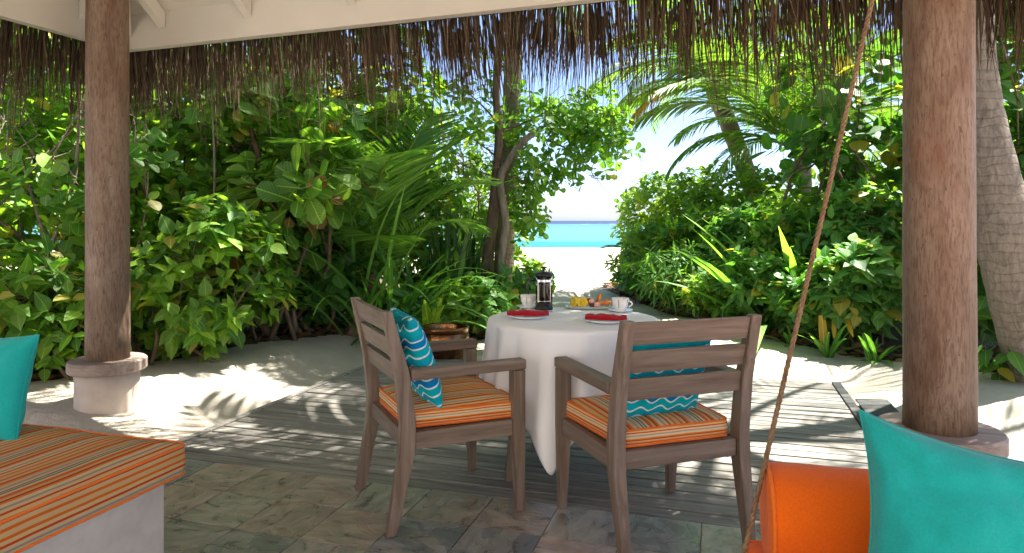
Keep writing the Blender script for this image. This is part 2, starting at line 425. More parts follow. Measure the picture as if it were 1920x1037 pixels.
def bark(name, c1, c2, ring=0.0, vs=1.0):
    n = NT(name)
    g = n.noise(14 * vs, 6, 0.7, n.scaled(n.obj(), (1, 1, 0.35)), 0.8)
    col = n.ramp(g, [(0.3, c1), (0.7, c2)])
    h = g
    if ring:
        w = n.n('TexWave', wave_type='BANDS', bands_direction='Z'); n.set(w.inputs['Vector'], n.obj()); w.inputs['Scale'].default_value = ring
        w.inputs['Distortion'].default_value = 4.0; w.inputs['Detail'].default_value = 2; w.inputs['Detail Scale'].default_value = 1.5
        crack = n.math('POWER', w.outputs['Fac'], 12.0)
        col = n.mix(n.math('MULTIPLY', crack, 0.18), col, tuple(x * 0.45 for x in c1))
        h = n.math('SUBTRACT', g, n.math('MULTIPLY', crack, 0.35))
    n.bump(h, 0.7, 0.02)
    MAT[name] = n.base(col, 0.85, 0.2)
bark('bark_brown', (0.065, 0.042, 0.026), (0.20, 0.145, 0.095))
bark('bark_grey', (0.12, 0.095, 0.07), (0.30, 0.25, 0.19))
bark('palm_bark', (0.105, 0.085, 0.068), (0.275, 0.23, 0.19), 4.6, 2.2)
bark('palm_bark_fine', (0.13, 0.10, 0.075), (0.29, 0.23, 0.17), 5.0, 1.0)
leafmat('leaf_hedge', (0.032, 0.102, 0.014), (0.080, 0.210, 0.026), (0.217, 0.362, 0.051))
leafmat('leaf_broad', (0.031, 0.105, 0.017), (0.084, 0.210, 0.031), (0.224, 0.364, 0.049), odd=(0.20, 0.085, 0.03), vein=0.5)
leafmat('leaf_bright', (0.050, 0.138, 0.015), (0.125, 0.250, 0.031), (0.250, 0.375, 0.056))
leafmat('leaf_dark', (0.021, 0.075, 0.015), (0.045, 0.135, 0.024), (0.112, 0.240, 0.038))
leafmat('leaf_cool', (0.036, 0.123, 0.032), (0.080, 0.217, 0.051), (0.189, 0.362, 0.087))
leafmat('palm_leaf', (0.036, 0.112, 0.021), (0.090, 0.203, 0.033), (0.225, 0.330, 0.060), vein=0.1)
leafmat('palm_leaf_dry', (0.12, 0.09, 0.02), (0.22, 0.15, 0.035), (0.34, 0.24, 0.06), odd=(0.25, 0.15, 0.05), vein=0.1)
leafmat('strap_leaf', (0.031, 0.112, 0.022), (0.077, 0.217, 0.039), (0.210, 0.378, 0.070), vein=0.3)
leafmat('strap_dark', (0.010, 0.035, 0.012), (0.022, 0.065, 0.020), (0.05, 0.11, 0.03), vein=0.2)
leafmat('strap_lime', (0.10, 0.20, 0.02), (0.19, 0.30, 0.03), (0.32, 0.40, 0.05), vein=0.3)
leafmat('dead_leaf', (0.07, 0.038, 0.018), (0.16, 0.09, 0.04), (0.28, 0.18, 0.09), odd=(0.30, 0.13, 0.05), trans=0.15)
leafmat('yellow_leaf', (0.42, 0.22, 0.02), (0.60, 0.38, 0.03), (0.62, 0.45, 0.06), odd=(0.5, 0.20, 0.03), trans=0.3)

#=SETTING
# ------------------------------------------------------------------ ground
LEFT_LINE = [(-30, 2.0), (-6, 3.0), (-3.6, 4.15), (-3.0, 5.0), (-2.2, 6.25), (-1.6, 6.75), (-0.95, 6.85), (-0.1, 7.2), (0.15, 9), (0.22, 11), (-0.1, 13.2), (-4, 14.5), (-30, 15)]
RIGHT_LINE = [(30, 1.5), (6, 3.6), (3.5, 5.25), (2.75, 6.7), (2.0, 9.3), (1.65, 11.8), (1.75, 13.2), (5, 14.5), (30, 15)]
def inside_poly(x, y, poly):
    r = np.zeros(x.shape, bool); n_ = len(poly)
    for i in range(n_):
        x0, y0 = poly[i]; x1, y1 = poly[(i + 1) % n_]
        c = ((y0 > y) != (y1 > y)) & (x < (x1 - x0) * (y - y0) / (y1 - y0 + 1e-12) + x0)
        r ^= c
    return r
def edge_dist(x, y, poly):
    d = np.full(x.shape, 1e9)
    for (x0, y0), (x1, y1) in zip(poly[:-1], poly[1:]):
        dx, dy = x1 - x0, y1 - y0; t = np.clip(((x - x0) * dx + (y - y0) * dy) / (dx * dx + dy * dy), 0, 1)
        d = np.minimum(d, np.hypot(x - x0 - t * dx, y - y0 - t * dy))
    return d
DECK_S0, DECK_S1, DECK_T0, DECK_T1 = -2.86, 0.83, 2.86, 5.60
def ground_h(x, y, noise_on=True):
    x = np.asarray(x, float); y = np.asarray(y, float)
    s = x * CR + y * SR; t = -x * SR + y * CR
    h = np.full(x.shape, -0.045)
    h += 0.17 * sstep(0.0, 0.9, DECK_S0 - 0.03 - s) * sstep(2.0, 3.0, t) + 0.12 * sstep(0.0, 1.0, s - DECK_S1 - 0.1) * sstep(2.0, 3.0, t) + 0.05 * sstep(0, 1.5, t - DECK_T1)
    floor = (s > -4.3) & (s < 1.5) & (t < DECK_T0 + 0.05); h = np.where(floor, -0.16, h)
    deck = (s > DECK_S0) & (s < DECK_S1) & (t >= DECK_T0) & (t < DECK_T1 - 0.02); h = np.where(deck, -0.14, h)
    h = h - 0.62 * sstep(13, 43, y) - np.clip(y - 41, 0, 60) * 0.03
    if noise_on:
        nz = np.array([fbm(a * 1.7, b * 1.7, 0, 4) * 0.026 + fbm(a * 5, b * 5, 3, 3) * 0.007 for a, b in zip(x.ravel(), y.ravel())]).reshape(x.shape)
        h = h + np.where(floor | deck, 0, nz)
    return h
gx = np.concatenate([np.linspace(-150, -12, 24), np.linspace(-11.5, -5.2, 22), np.arange(-5.0, 5.01, 0.075), np.linspace(5.2, 11.5, 22), np.linspace(12, 150, 24)])
gy = np.concatenate([np.linspace(-80, 0, 16), np.linspace(0.5, 2.9, 10), np.arange(3.0, 9.01, 0.075), np.linspace(9.15, 16, 44), np.linspace(16.5, 70, 60)])
GX, GY = np.meshgrid(gx, gy)
GZ = ground_h(GX, GY)
soilL = inside_poly(GX, GY, LEFT_LINE); soilR = inside_poly(GX, GY, RIGHT_LINE)
ed = np.minimum(edge_dist(GX, GY, LEFT_LINE), edge_dist(GX, GY, RIGHT_LINE))
soil = np.where(soilL | soilR, 0.5 + np.clip(ed / 0.25, 0, 0.5), 0.5 - np.clip(ed / 0.25, 0, 0.5))
nx, ny = len(gx), len(gy)
idx = np.arange(nx * ny).reshape(ny, nx)
q = np.stack([idx[:-1, :-1], idx[:-1, 1:], idx[1:, 1:], idx[1:, :-1]], -1).reshape(-1, 4)
me = np_mesh('sand_ground', np.stack([GX, GY, GZ], -1).reshape(-1, 3), q, None, {'soil': ('FLOAT', soil.ravel())})
tag(link('sand_ground', me, 'sand'), 'white coral sand round the deck running down to the beach', 'sand', None, 'structure')
def gz(x, y): return float(ground_h(np.array([x]), np.array([y]), False)[0])

# sea
m = MB(); m.v = [(-12000, 36, 0), (12000, 36, 0), (12000, 20000, 0), (-12000, 20000, 0)]; m.f = [(0, 1, 2, 3)]
tag(m.build('sea', 'sea_water', loc=(0, 0, -0.60)), 'turquoise lagoon with a dark blue horizon beyond the beach', 'sea', None, 'structure')

# stone floor with slate tiles
PW = rad(-17.0)
fl = MB(); fl.box((-4.2, -2.94, -0.30), (1.5, DECK_T0 - 0.004, -0.0055))
floor = fl.build('stone_floor', 'grout'); floor.rotation_euler.z = PW
tag(floor, 'slate tile floor of the open pavilion', 'floor', None, 'structure')
tile_meshes = []
for k in range(6):
    m = MB(); n_ = 5; vs = []
    hw = 0.1452
    for j in range(n_ + 1):
        for i in range(n_ + 1):
            x, y = -hw + 2 * hw * i / n_, -hw + 2 * hw * j / n_
            jit = 0.0025 if 0 < i < n_ and 0 < j < n_ else 0
            ex = 0.0022 * fbm(x * 30 + k * 9, y * 30, k) if i in (0, n_) or j in (0, n_) else 0
            vs.append((x + ex, y + ex, fbm(x * 9 + k * 5, y * 9, k * 3) * 0.0022))
    fs = [(j * (n_ + 1) + i, j * (n_ + 1) + i + 1, (j + 1) * (n_ + 1) + i + 1, (j + 1) * (n_ + 1) + i) for j in range(n_) for i in range(n_)]
    rim = [i for i in range(n_)] + [i * (n_ + 1) + n_ for i in range(n_)] + [n_ * (n_ + 1) + i for i in range(n_, 0, -1)] + [i * (n_ + 1) for i in range(n_, 0, -1)]
    b0 = len(vs); vs += [(vs[i][0], vs[i][1], -0.02) for i in rim]; L_ = len(rim)
    fs += [(rim[(i + 1) % L_], rim[i], b0 + i, b0 + (i + 1) % L_) for i in range(L_)]
    m.add(vs, fs); tm = m.mesh('tile'); tm.materials.append(MAT['slate']); tile_meshes.append(tm)
for j in range(7):
    for i in range(-9, 11):
        o = bpy.data.objects.new('tile', random.choice(tile_meshes)); COL.objects.link(o); o.parent = floor
        o.location = (-1.845 + 0.1475 + 0.2955 * i, DECK_T0 - 0.1495 - 0.2965 * j, random.uniform(-0.002, 0.001))
        o.rotation_euler.z = random.choice([0, math.pi / 2, math.pi, 1.5 * math.pi])

# timber deck
deck = empty('timber_deck', (0, 0, 0), PW); tag(deck, 'weathered grey timber deck of narrow planks between stone floor and sand', 'deck', None, 'structure')
NP = 26; pw = (DECK_T1 - DECK_T0) / NP
plank_mesh = {}
for k in range(NP):
    t0 = DECK_T0 + pw * k + 0.004
    s0, s1 = DECK_S0 + 0.03, DECK_S1 - 0.035
    if t0 < 3.5: s1 = 0.60
    wj = pw - 0.015 + random.uniform(-0.002, 0.002)
    m = MB(); nseg = 10; sec = []
    for i in range(nseg + 1):
        x = s0 + (s1 - s0) * i / nseg; dz = fbm(x * 1.3, k * 3.3, 1) * 0.0025
        yo = fbm(x * 0.9, k * 7.7, 5) * 0.0015
        sec.append([(x, yo, -0.03), (x, wj + yo, -0.03), (x, wj + yo, dz), (x, yo, dz)])
    m.sweep(sec)
    o = m.build('plank', 'deck_wood', deck, loc=(0, t0, random.uniform(-0.0025, 0.0015)))
    bevel(o, 0.003, 2)
m = MB(); m.box((DECK_S0 - 0.02, DECK_T0 + 0.005, -0.10), (DECK_S0 + 0.026, DECK_T1 + 0.02, 0.006)); bevel(m.build('edge_board', 'deck_wood', deck), 0.004)
m = MB(); m.box((DECK_S0 + 0.03, DECK_T1 + 0.002, -0.10), (DECK_S1 - 0.04, DECK_T1 + 0.03, -0.004)); bevel(m.build('edge_board', 'deck_wood', deck), 0.004)
m = MB(); m.box((DECK_S1 - 0.03, 3.52, -0.10), (DECK_S1 + 0.03, DECK_T1 + 0.03, 0.008)); bevel(m.build('edge_strip', 'dark_metal', deck), 0.004)
m = MB(); m.box((DECK_S0 + 0.04, DECK_T0 + 0.02, -0.14), (DECK_S1 - 0.04, DECK_T1 - 0.01, -0.05)); m.build('joist_bed', 'dark_earth', deck)

# pavilion
PV = rad(-19.2)
def STP(x, y): return (x * math.cos(PV) + y * math.sin(PV), -x * math.sin(PV) + y * math.cos(PV))
pav = empty('thatched_pavilion', W(0, 0), PV)
tag(pav, 'open thatched pavilion with white rafters and round wooden columns', 'pavilion')
S0, S1, T0, T1 = -4.10, 1.10, -1.6, 3.605
TP = math.tan(rad(38)); ZB, ZT = 2.42, 2.645
def bx(name, a, b, mat, w=0.003):
    m = MB(); m.box(a, b); return bevel(m.build(name, mat, pav), w)
bx('beam', (S0 - 0.04, T1, ZB), (S1 + 0.04, T1 + 0.045, ZT + 0.03), 'white_paint')
bx('beam', (S0 - 0.045, T0 - 0.04, ZB - 0.001), (S0, T1 - 0.002, ZT + 0.03), 'white_paint')
bx('beam', (S1, T0 - 0.04, ZB - 0.001), (S1 + 0.045, T1 - 0.002, ZT + 0.03), 'white_paint')
bx('beam', (S0 + 0.002, T0 - 0.045, ZB), (S1 - 0.002, T0, ZT + 0.03), 'white_paint')
bx('beam_lip', (S0 - 0.055, T1 - 0.012, ZB - 0.014), (S1 + 0.055, T1 + 0.052, ZB - 0.001), 'white_paint', 0.002)
bx('beam_lip', (S0 - 0.055, T0, ZB - 0.0145), (S0 + 0.012, T1 - 0.014, ZB - 0.002), 'white_paint', 0.002)
half = (S1 - S0) / 2; sc_ = (S0 + S1) / 2; RR = half * TP
# ceiling boards: four slopes meeting at a short ridge
tA, tB = T0 + half, T1 - half
m = MB()
lo = [(S0, T1, ZT), (S1, T1, ZT), (S1, T0, ZT), (S0, T0, ZT)]; ra, rb = (sc_, tB, ZT + RR), (sc_, tA, ZT + RR)
m.add(lo + [ra, rb], [(0, 4, 1), (1, 4, 5, 2), (2, 5, 3), (3, 5, 4, 0)])
m.build('ceiling', 'white_paint', pav)
# thatch cover with overhang
OV, TH = 0.28, 0.24
e = OV
def thz(o): return ZT - o * TP
m = MB()
lo1 = [(S0 - e, T1 + e, thz(e) + 0.05), (S1 + e, T1 + e, thz(e) + 0.05), (S1 + e, T0 - e, thz(e) + 0.05), (S0 - e, T0 - e, thz(e) + 0.05)]
up1 = [(x, y, z + TH) for x, y, z in lo1]
m.add(lo1 + [(sc_, tB, ZT + RR + 0.05), (sc_, tA, ZT + RR + 0.05)], [(0, 4, 1), (1, 4, 5, 2), (2, 5, 3), (3, 5, 4, 0)])
m.add(up1 + [(sc_, tB, ZT + RR + 0.05 + TH), (sc_, tA, ZT + RR + 0.05 + TH)], [(0, 1, 4), (1, 2, 5, 4), (2, 3, 5), (3, 0, 4, 5)])
m.add(lo1 + up1, [(0, 1, 5, 4), (1, 2, 6, 5), (2, 3, 7, 6), (3, 0, 4, 7)])
m.build('thatch_layer', 'thatch_layer', pav)
# rafters
def rafter(p, q_, wdt=0.055, dep=0.115):
    p, q_ = Vector(p), Vector(q_)
    h = Vector((q_.x - p.x, q_.y - p.y, 0)).normalized(); side = Vector((h.y, -h.x, 0)) * wdt / 2; dn = Vector((0, 0, dep)); up = Vector((0, 0, 0.004))
    m = MB(); m.hexa([p - side - dn, p + side - dn, p + side - up, p - side - up], [q_ - side - dn, q_ + side - dn, q_ + side - up, q_ - side - up])
    return bevel(m.build('rafter', 'white_paint', pav), 0.003)
for s in (-3.774, -3.06, -2.284, -1.528, -0.78, -0.03, 0.72):
    run = min(s - S0, S1 - s, half - 0.05)
    rafter((s, T1 - 0.002, ZT), (s, T1 - run, ZT + run * TP)); rafter((s, T0 + 0.002, ZT), (s, T0 + run, ZT + run * TP))
for k in range(6):
    t = T1 - 0.33 - 0.78 * k; run = min(T1 - t, t - T0, half - 0.05)
    rafter((S0 + 0.002, t, ZT), (S0 + run, t, ZT + run * TP)); rafter((S1 - 0.002, t, ZT), (S1 - run, t, ZT + run * TP))
rafter((S0 + 0.01, T1 - 0.01, ZT), (sc_ - 0.02, tB + 0.02, ZT + RR), 0.07, 0.16); rafter((S1 - 0.01, T1 - 0.01, ZT), (sc_ + 0.02, tB + 0.02, ZT + RR), 0.07, 0.16)
# columns
def column(s, t, r, lab):
    c = empty('column', (s, t, 0), 0, pav); c['label'] = lab
    k = r / 0.126
    m = MB(); prof = [(r * (1.012 - 0.004 * i + 0.006 * fbm(i * 0.5, s * 3, 1)), 0.372 + 2.68 * i / 16) for i in range(17)]; m.lathe(prof, 48); m.v = [(x * (1 + 0.012 * fbm(x * 8 + s, y * 8, z * 1.2)) + 0.004 * fbm(z * 0.8, s, 4), y * (1 + 0.012 * fbm(x * 8 + s, y * 8, z * 1.2)), z) for x, y, z in m.v]; m.build('shaft', 'column_wood', c, True)
    m = MB(); R_ = 1.79 * r; m.lathe([(R_ - 0.006, 0.304), (R_, 0.310), (R_, 0.365), (R_ - 0.008, 0.373), (0.02, 0.374)], 56); o = m.build('base_disc', 'collar_wood', c, False)
    m = MB(); R2 = 1.48 * r; m.lathe([(R2 * 1.01, -0.2), (R2 * 1.0, 0.0), (R2 * 0.99, 0.2), (R2, 0.303)], 48); m.build('plinth', 'plaster', c, True)
    return c
sL, tL = STP(PX(202, 4.2), 4.2); sR, tR = STP(PX(1760, 2.8), 2.8)
column(sL, tL, 0.121, 'round brown wooden column on plaster plinth by the striped daybed')
column(sR, tR, 0.131, 'round reddish wooden column beside the thick palm trunk')

# unseen pale house front, added behind the pavilion to bounce sunlight inside
vw = empty('reflector', W(-1.4, -2.95), PW); tag(vw, 'pale plastered wall added unseen behind the pavilion to bounce light', 'reflector')
m = MB()
for x0, x1, z0, z1 in ((-7.5, -0.8, -0.1, 4.4), (0.8, 7.5, -0.1, 4.4), (-0.8, 0.8, 2.15, 4.4)): m.box((x0, -0.2, z0), (x1, 0.0, z1))
m.build('wall', 'reflector_plaster', vw)
for x0, x1 in ((-0.79, -0.005), (0.005, 0.79)):  # invented double leaves in the added wall
    m = MB(); m.box((x0, -0.12, 0.0), (x1, -0.07, 2.14)); bevel(m.build('added_door', 'chair_wood_z', vw), 0.004)
m = MB(); m.hexa([(-7.8, -0.9, 4.45), (7.8, -0.9, 4.45), (7.8, 0.15, 4.41), (-7.8, 0.15, 4.41)], [(-7.8, -0.9, 4.85), (7.8, -0.9, 4.85), (7.8, 0.15, 4.55), (-7.8, 0.15, 4.55)]); m.build('added_roof', 'thatch_layer', vw)  # invented eaves along the top of the added wall

# thatch fringe
def fringe(name, p0, p1, outv, N, zlow, seed, spread=0.36, wmul=1.0, lift=0.0):
    r = np.random.default_rng(seed)
    a = r.random(N); p0 = np.array(p0); p1 = np.array(p1); ln = np.linalg.norm(p1 - p0)
    o = r.random(N) ** 0.8 * spread + 0.06
    base = p0 + (p1 - p0) * a[:, None] + np.array(outv) * o[:, None]
    al = (p1 - p0) / ln
    lean = np.array([fbm(x * ln * 1.6, seed * 3.1, 0, 3) for x in a]) * 0.16 + r.normal(0, 0.05, N) + 0.02
    clump = np.array([fbm(x * ln * 3.5, seed * 1.7, 5, 3) for x in a])
    z0 = ZT - o * TP + 0.03 + r.random(N) * 0.05
    low = zlow + lift * np.clip(1 - a / 0.6, 0, 1) + clump * 0.09 + r.normal(0, 0.125, N) - (r.random(N) < 0.14) * r.random(N) * 0.30 + (r.random(N) < 0.45) * r.random(N) * 0.26
    L_ = np.maximum(z0 - low, 0.15)
    w = (0.0023 + 0.0045 * r.random(N) ** 2) * wmul
    outk = r.normal(0.05, 0.07, N); curve = r.normal(0, 0.05, N)
    yaw = r.random(N) * math.pi
    K = 4; V = np.zeros((N, K, 2, 3)); ts = np.linspace(0, 1, K)
    up = np.array([0, 0, 1.0]); ov = np.array(outv)
    for k_, t_ in enumerate(ts):
        c = base.copy(); c[:, 2] = z0 - L_ * t_
        c += al * ((lean * t_ + curve * t_ * t_) * L_)[:, None] + ov * (outk * t_ * L_)[:, None]
        wv = (al * np.cos(yaw)[:, None] + ov * np.sin(yaw)[:, None]) * (w * (1 - 0.75 * t_ ** 2))[:, None]
        V[:, k_, 0] = c - wv; V[:, k_, 1] = c + wv
    i0 = np.arange(N)[:, None] * (K * 2) + np.arange(K - 1)[None] * 2
    Q = np.stack([i0, i0 + 1, i0 + 3, i0 + 2], -1).reshape(-1, 4)
    lv = np.repeat(np.clip(r.normal(0.42, 0.22, N), 0, 1), K * 2)
    me = np_mesh(name, V.reshape(-1, 3), Q, None, {'lv': ('FLOAT', lv)})
    ob = link(name, me, 'thatch', pav); ob['kind'] = 'stuff'; return ob
fringe('thatch_fringe', (S0 - 0.5, T1, 0), (S1 + 0.55, T1, 0), (0, 1, 0), 5600, 2.08, 1, lift=0.11)
fringe('thatch_fringe', (S0, T1 + 0.5, 0), (S0, 0.5, 0), (-1, 0, 0), 3600, 2.10, 2)
fringe('thatch_fringe', (S1, T1 + 0.5, 0), (S1, 0.5, 0), (1, 0, 0), 2200, 2.14, 3)
#=FURNITURE
# ------------------------------------------------------------------ cushions
def cushion_mesh(name, a, b, T, n_=26, pinch=0.07, seed=0, wr=0.006, sag=0.0):
    V = []; Fc = []
    def pt(u, v, sgn):
        e_ = ((1 - abs(u) ** 2.6) * (1 - abs(v) ** 2.6))
        z = T * max(e_, 0) ** 0.42 * sgn
        x = a * u * (1 - pinch * (1 - v * v) * u * u); y = b * v * (1 - pinch * (1 - u * u) * v * v)
        edge = 1 - max(abs(u), abs(v)) ** 4
        ang = math.atan2(v, u); rr = math.hypot(u, v)
        wz = wr * edge * (fbm(x * 9 + seed, y * 9, sgn * 3, 3) + 0.8 * math.sin(ang * 17 + seed + 3 * fbm(x * 4, y * 4, seed)) * max(0, rr - 0.55))
        bow = -sag * (v * v) 
        return (x + edge * wr * fbm(seed, y * 7, x), y, z + wz * sgn + bow)
    N1 = n_ + 1
    us = [math.sin(math.pi / 2 * (-1 + 2 * i / n_)) for i in range(N1)]
    top = [[0] * N1 for _ in range(N1)]; bot = [[0] * N1 for _ in range(N1)]
    for j in range(N1):
        for i in range(N1):
            V.append(pt(us[i], us[j], 1)); top[j][i] = len(V) - 1
            if i in (0, n_) or j in (0, n_): bot[j][i] = top[j][i]
            else: V.append(pt(us[i], us[j], -1)); bot[j][i] = len(V) - 1
    for j in range(n_):
        for i in range(n_):
            Fc.append((top[j][i], top[j][i + 1], top[j + 1][i + 1], top[j + 1][i]))
            Fc.append((bot[j][i], bot[j + 1][i], bot[j + 1][i + 1], bot[j][i + 1]))
    me = bpy.data.meshes.new(name); me.from_pydata(V, [], Fc); me.update(); smooth(me)
    ring = [top[0][i] for i in range(n_)] + [top[j][n_] for j in range(n_)] + [top[n_][i] for i in range(n_, 0, -1)] + [top[j][0] for j in range(n_, 0, -1)]
    return me, [V[i] for i in ring]
def throw_pillow(name, a, b, T, mat, loc, X, Y, label, group=None, seam=None, **kw):
    """X, Y: world directions of the pillow's width and height."""
    me, ring = cushion_mesh(name, a, b, T, **kw)
    me.materials.append(MAT[mat])
    X = Vector(X).normalized(); Z = X.cross(Vector(Y)).normalized(); Yv = Z.cross(X)
    M = Matrix((X, Yv, Z)).transposed().to_4x4(); M.translation = Vector(loc)
    root = bpy.data.objects.new(name, me); COL.objects.link(root); root.matrix_world = M
    tag(root, label, 'pillow', group)
    if seam:
        m = MB(); m.tube(ring + [ring[0]], 0.0035, 6, False); m.build('piping', seam, root, True)
    return root

# boxed cushion with rounded edge: local x width, y depth, z up from 0
def boxed(name, x0, x1, y0, y1, h, mat, parent, rnd=0.012, crown=0.012, taper=0.0, z=0.0, wob=0.0025):
    m = MB(); n_ = 14
    prof = [(0.0, rnd), (rnd * 0.3, rnd * 0.3), (rnd, 0.0)]
    rows = []
    def loop(ins, zz):
        pts = []; r = 0.03; cs = []
        for (cx, cy, a0) in ((x1 - taper, y0, -90), (x1, y1, 0), (x0, y1, 90), (x0 + taper, y0, 180)):
            sx = 1 if a0 in (-90, 0) else -1; sy = -1 if a0 in (-90, 180) else 1
            cs.append([(cx - sx * (r + ins) + r * math.cos(rad(a0 + 30 * k)), cy - sy * (r + ins) + r * math.sin(rad(a0 + 30 * k))) for k in range(4)])
        for q0, q1 in zip(cs, cs[1:] + cs[:1]):
            a, b = q0[-1], q1[0]; ns = 22
            pts += q0[:-1] + [(a[0] + (b[0] - a[0]) * k / ns, a[1] + (b[1] - a[1]) * k / ns) for k in range(ns)]
        return [(x + wob * fbm(x * 6, y * 6, zz * 9), y + wob * fbm(x * 6 + 5, y * 6, zz * 9), zz + wob * 0.8 * fbm(x * 5, y * 5, 7)) for x, y in pts]
    hs = [(rnd, 0.0), (rnd * 0.3, rnd * 0.35), (0, rnd), (-0.003, h * 0.5), (0, h - rnd), (rnd * 0.3, h - rnd * 0.35), (rnd, h), (rnd * 4, h + crown * 0.6), (rnd * 9, h + crown)]
    k0 = None
    for ins, zz in hs:
        p = loop(ins, z + zz); k = len(m.v); m.v += p; L_ = len(p)
        if k0 is not None:
            m.f += [(k0 + i, k0 + (i + 1) % L_, k + (i + 1) % L_, k + i) for i in range(L_)]
        else: m.f.append(tuple(range(k + L_ - 1, k - 1, -1)))
        k0 = k
    m.f.append(tuple(range(k0, k0 + L_)))
    o = m.build(name, mat, parent, True)
    pm = MB(); 
    for zz in (h - rnd * 0.3, rnd * 0.3):
        p = loop(rnd * 0.15, z + zz); pm.tube(p + [p[0]], 0.0042, 6, False)
    pm.build('piping', 'orange_piping', o, True)
    return o

# ------------------------------------------------------------------ armchairs
def armchair(loc, face, label):
    root = empty('armchair', loc, math.atan2(face[1], face[0]) - math.pi / 2)
    tag(root, label, 'armchair', 'armchairs at the table')
    hw, fr, rr = 0.265, 0.262, -0.215        # half width, front post, rear post (at seat height)
    lw = 0.027
    def bar(name, secs, mat, w=0.004): m = MB(); m.sweep(secs); return bevel(m.build(name, mat, root), w)
    def q(x, y, z, a, b): return [(x - a, y - b, z), (x + a, y - b, z), (x + a, y + b, z), (x - a, y + b, z)]
    for sx in (-1, 1):
        X = sx * hw
        bar('front_leg', [q(X - sx * 0.0, fr + 0.012, 0, 0.017, 0.017), q(X, fr, 0.34, lw, lw), q(X, fr, 0.596, lw, lw)], 'chair_wood_z')
        bar('rear_leg', [q(X - sx * 0.006, rr - 0.065, 0, 0.017, 0.020), q(X, rr - 0.006, 0.31, lw - 0.003, 0.030), q(X, rr, 0.43, lw - 0.003, 0.030), q(X, rr - 0.022, 0.62, lw - 0.004, 0.027), q(X, rr - 0.085, 0.872, lw - 0.005, 0.019)], 'chair_wood_z')
        m = MB(); m.box((X - 0.030, rr + 0.010, 0.598), (X + 0.030, fr + 0.030, 0.640)); bevel(m.build('armrest', 'chair_wood_y', root), 0.006)
        m = MB(); m.box((X - 0.016, rr + 0.026, 0.325), (X + 0.016, fr - 0.028, 0.392)); bevel(m.build('seat_rail', 'chair_wood_y', root), 0.004)
    for y0 in (rr - 0.016, fr - 0.016):
        m = MB(); m.box((-hw + 0.0275, y0, 0.327), (hw - 0.0275, y0 + 0.032, 0.393)); bevel(m.build('seat_rail', 'chair_wood_x', root), 0.004)
    def yb(z): return rr - 0.022 - (z - 0.62) / 0.252 * 0.063 if z > 0.62 else rr - (z - 0.43) / 0.19 * 0.022
    for z0, z1 in ((0.783, 0.866), (0.680, 0.762), (0.577, 0.658)):
        m = MB(); m.hexa([(-hw + 0.023, yb(z0) - 0.011, z0), (hw - 0.023, yb(z0) - 0.011, z0), (hw - 0.023, yb(z0) + 0.011, z0), (-hw + 0.023, yb(z0) + 0.011, z0)],
                         [(-hw + 0.023, yb(z1) - 0.011, z1), (hw - 0.023, yb(z1) - 0.011, z1), (hw - 0.023, yb(z1) + 0.011, z1), (-hw + 0.023, yb(z1) + 0.011, z1)])
        bevel(m.build('back_slat', 'chair_wood_x', root), 0.003)
    m = MB(); m.box((-hw + 0.0275, rr + 0.0165, 0.355), (hw - 0.0275, fr - 0.0165, 0.388)); m.build('seat_panel', 'chair_wood_y', root)
    boxed('seat_cushion', -hw + 0.004, hw - 0.004, rr + 0.012, fr + 0.024, 0.066, 'cushion_stripe', root, 0.012, 0.014, 0.03, z=0.396)
    return root, root.rotation_euler.z
LC = Vector((-0.329, 2.998, 0)); LF = Vector((0.902, 0.431, 0))
RC = Vector((0.553, 2.735, 0)); RF = Vector((-0.325, 0.945, 0)).normalized()
armchair(LC, LF, 'brown slatted armchair turned side on to the pavilion, between the copper pot and the tiles')
armchair(RC, RF, 'brown slatted armchair with its slatted back turned to the pavilion')
def chair_pillow(C, Fd, off, label, yaw, lean, up=0.0):
    R_ = Vector((Fd.y, -Fd.x, 0)); rz = Matrix.Rotation(yaw, 3, 'Z')
    loc = C + Fd * (-0.112) + R_ * off + Vector((0, 0, 0.645 + up))
    X = rz @ R_; Y = (Vector((0, 0, 1)) - (rz @ Fd) * lean)
    throw_pillow('throw_pillow', 0.198, 0.198, 0.062, 'wave_fabric', loc, X, Y, label, 'wave pattern pillows', pinch=0.06, seed=off * 10, wr=0.006)
chair_pillow(LC, LF, 0.03, 'teal wave pattern pillow leaning in the side-on armchair', rad(-4), 0.34)
chair_pillow(RC, RF, -0.01, 'teal wave pattern pillow seen through the back slats of its armchair', rad(4), 0.32)

# ------------------------------------------------------------------ table, cloth
TC = Vector((0.300, 3.375, 0)); TR = 0.405; TZ = 0.742
tb = empty('dining_table', TC, rad(10)); tag(tb, 'round wooden dining table hidden under the white cloth', 'table')
m = MB(); m.lathe([(TR - 0.012, TZ - 0.032), (TR - 0.006, TZ - 0.026), (TR - 0.006, TZ - 0.012), (TR - 0.012, TZ - 0.008)], 64); m.build('tabletop', 'chair_wood_x', tb)
for k in range(4):
    a = rad(45 + 90 * k - 26); x, y = 0.30 * math.cos(a), 0.30 * math.sin(a); x2, y2 = 0.362 * math.cos(a), 0.362 * math.sin(a)
    def q(x, y, z, h): return [(x - h, y - h, z), (x + h, y - h, z), (x + h, y + h, z), (x - h, y + h, z)]
    m = MB(); m.sweep([q(x2, y2, 0, 0.017), q(x, y, 0.45, 0.028), q(x, y, TZ - 0.034, 0.028)]); bevel(m.build('leg', 'chair_wood_z', tb), 0.004)
NA, NR = 300, 44
tip = math.atan2(-0.53, -0.155)
V = []; Fc = []
HS = 0.735
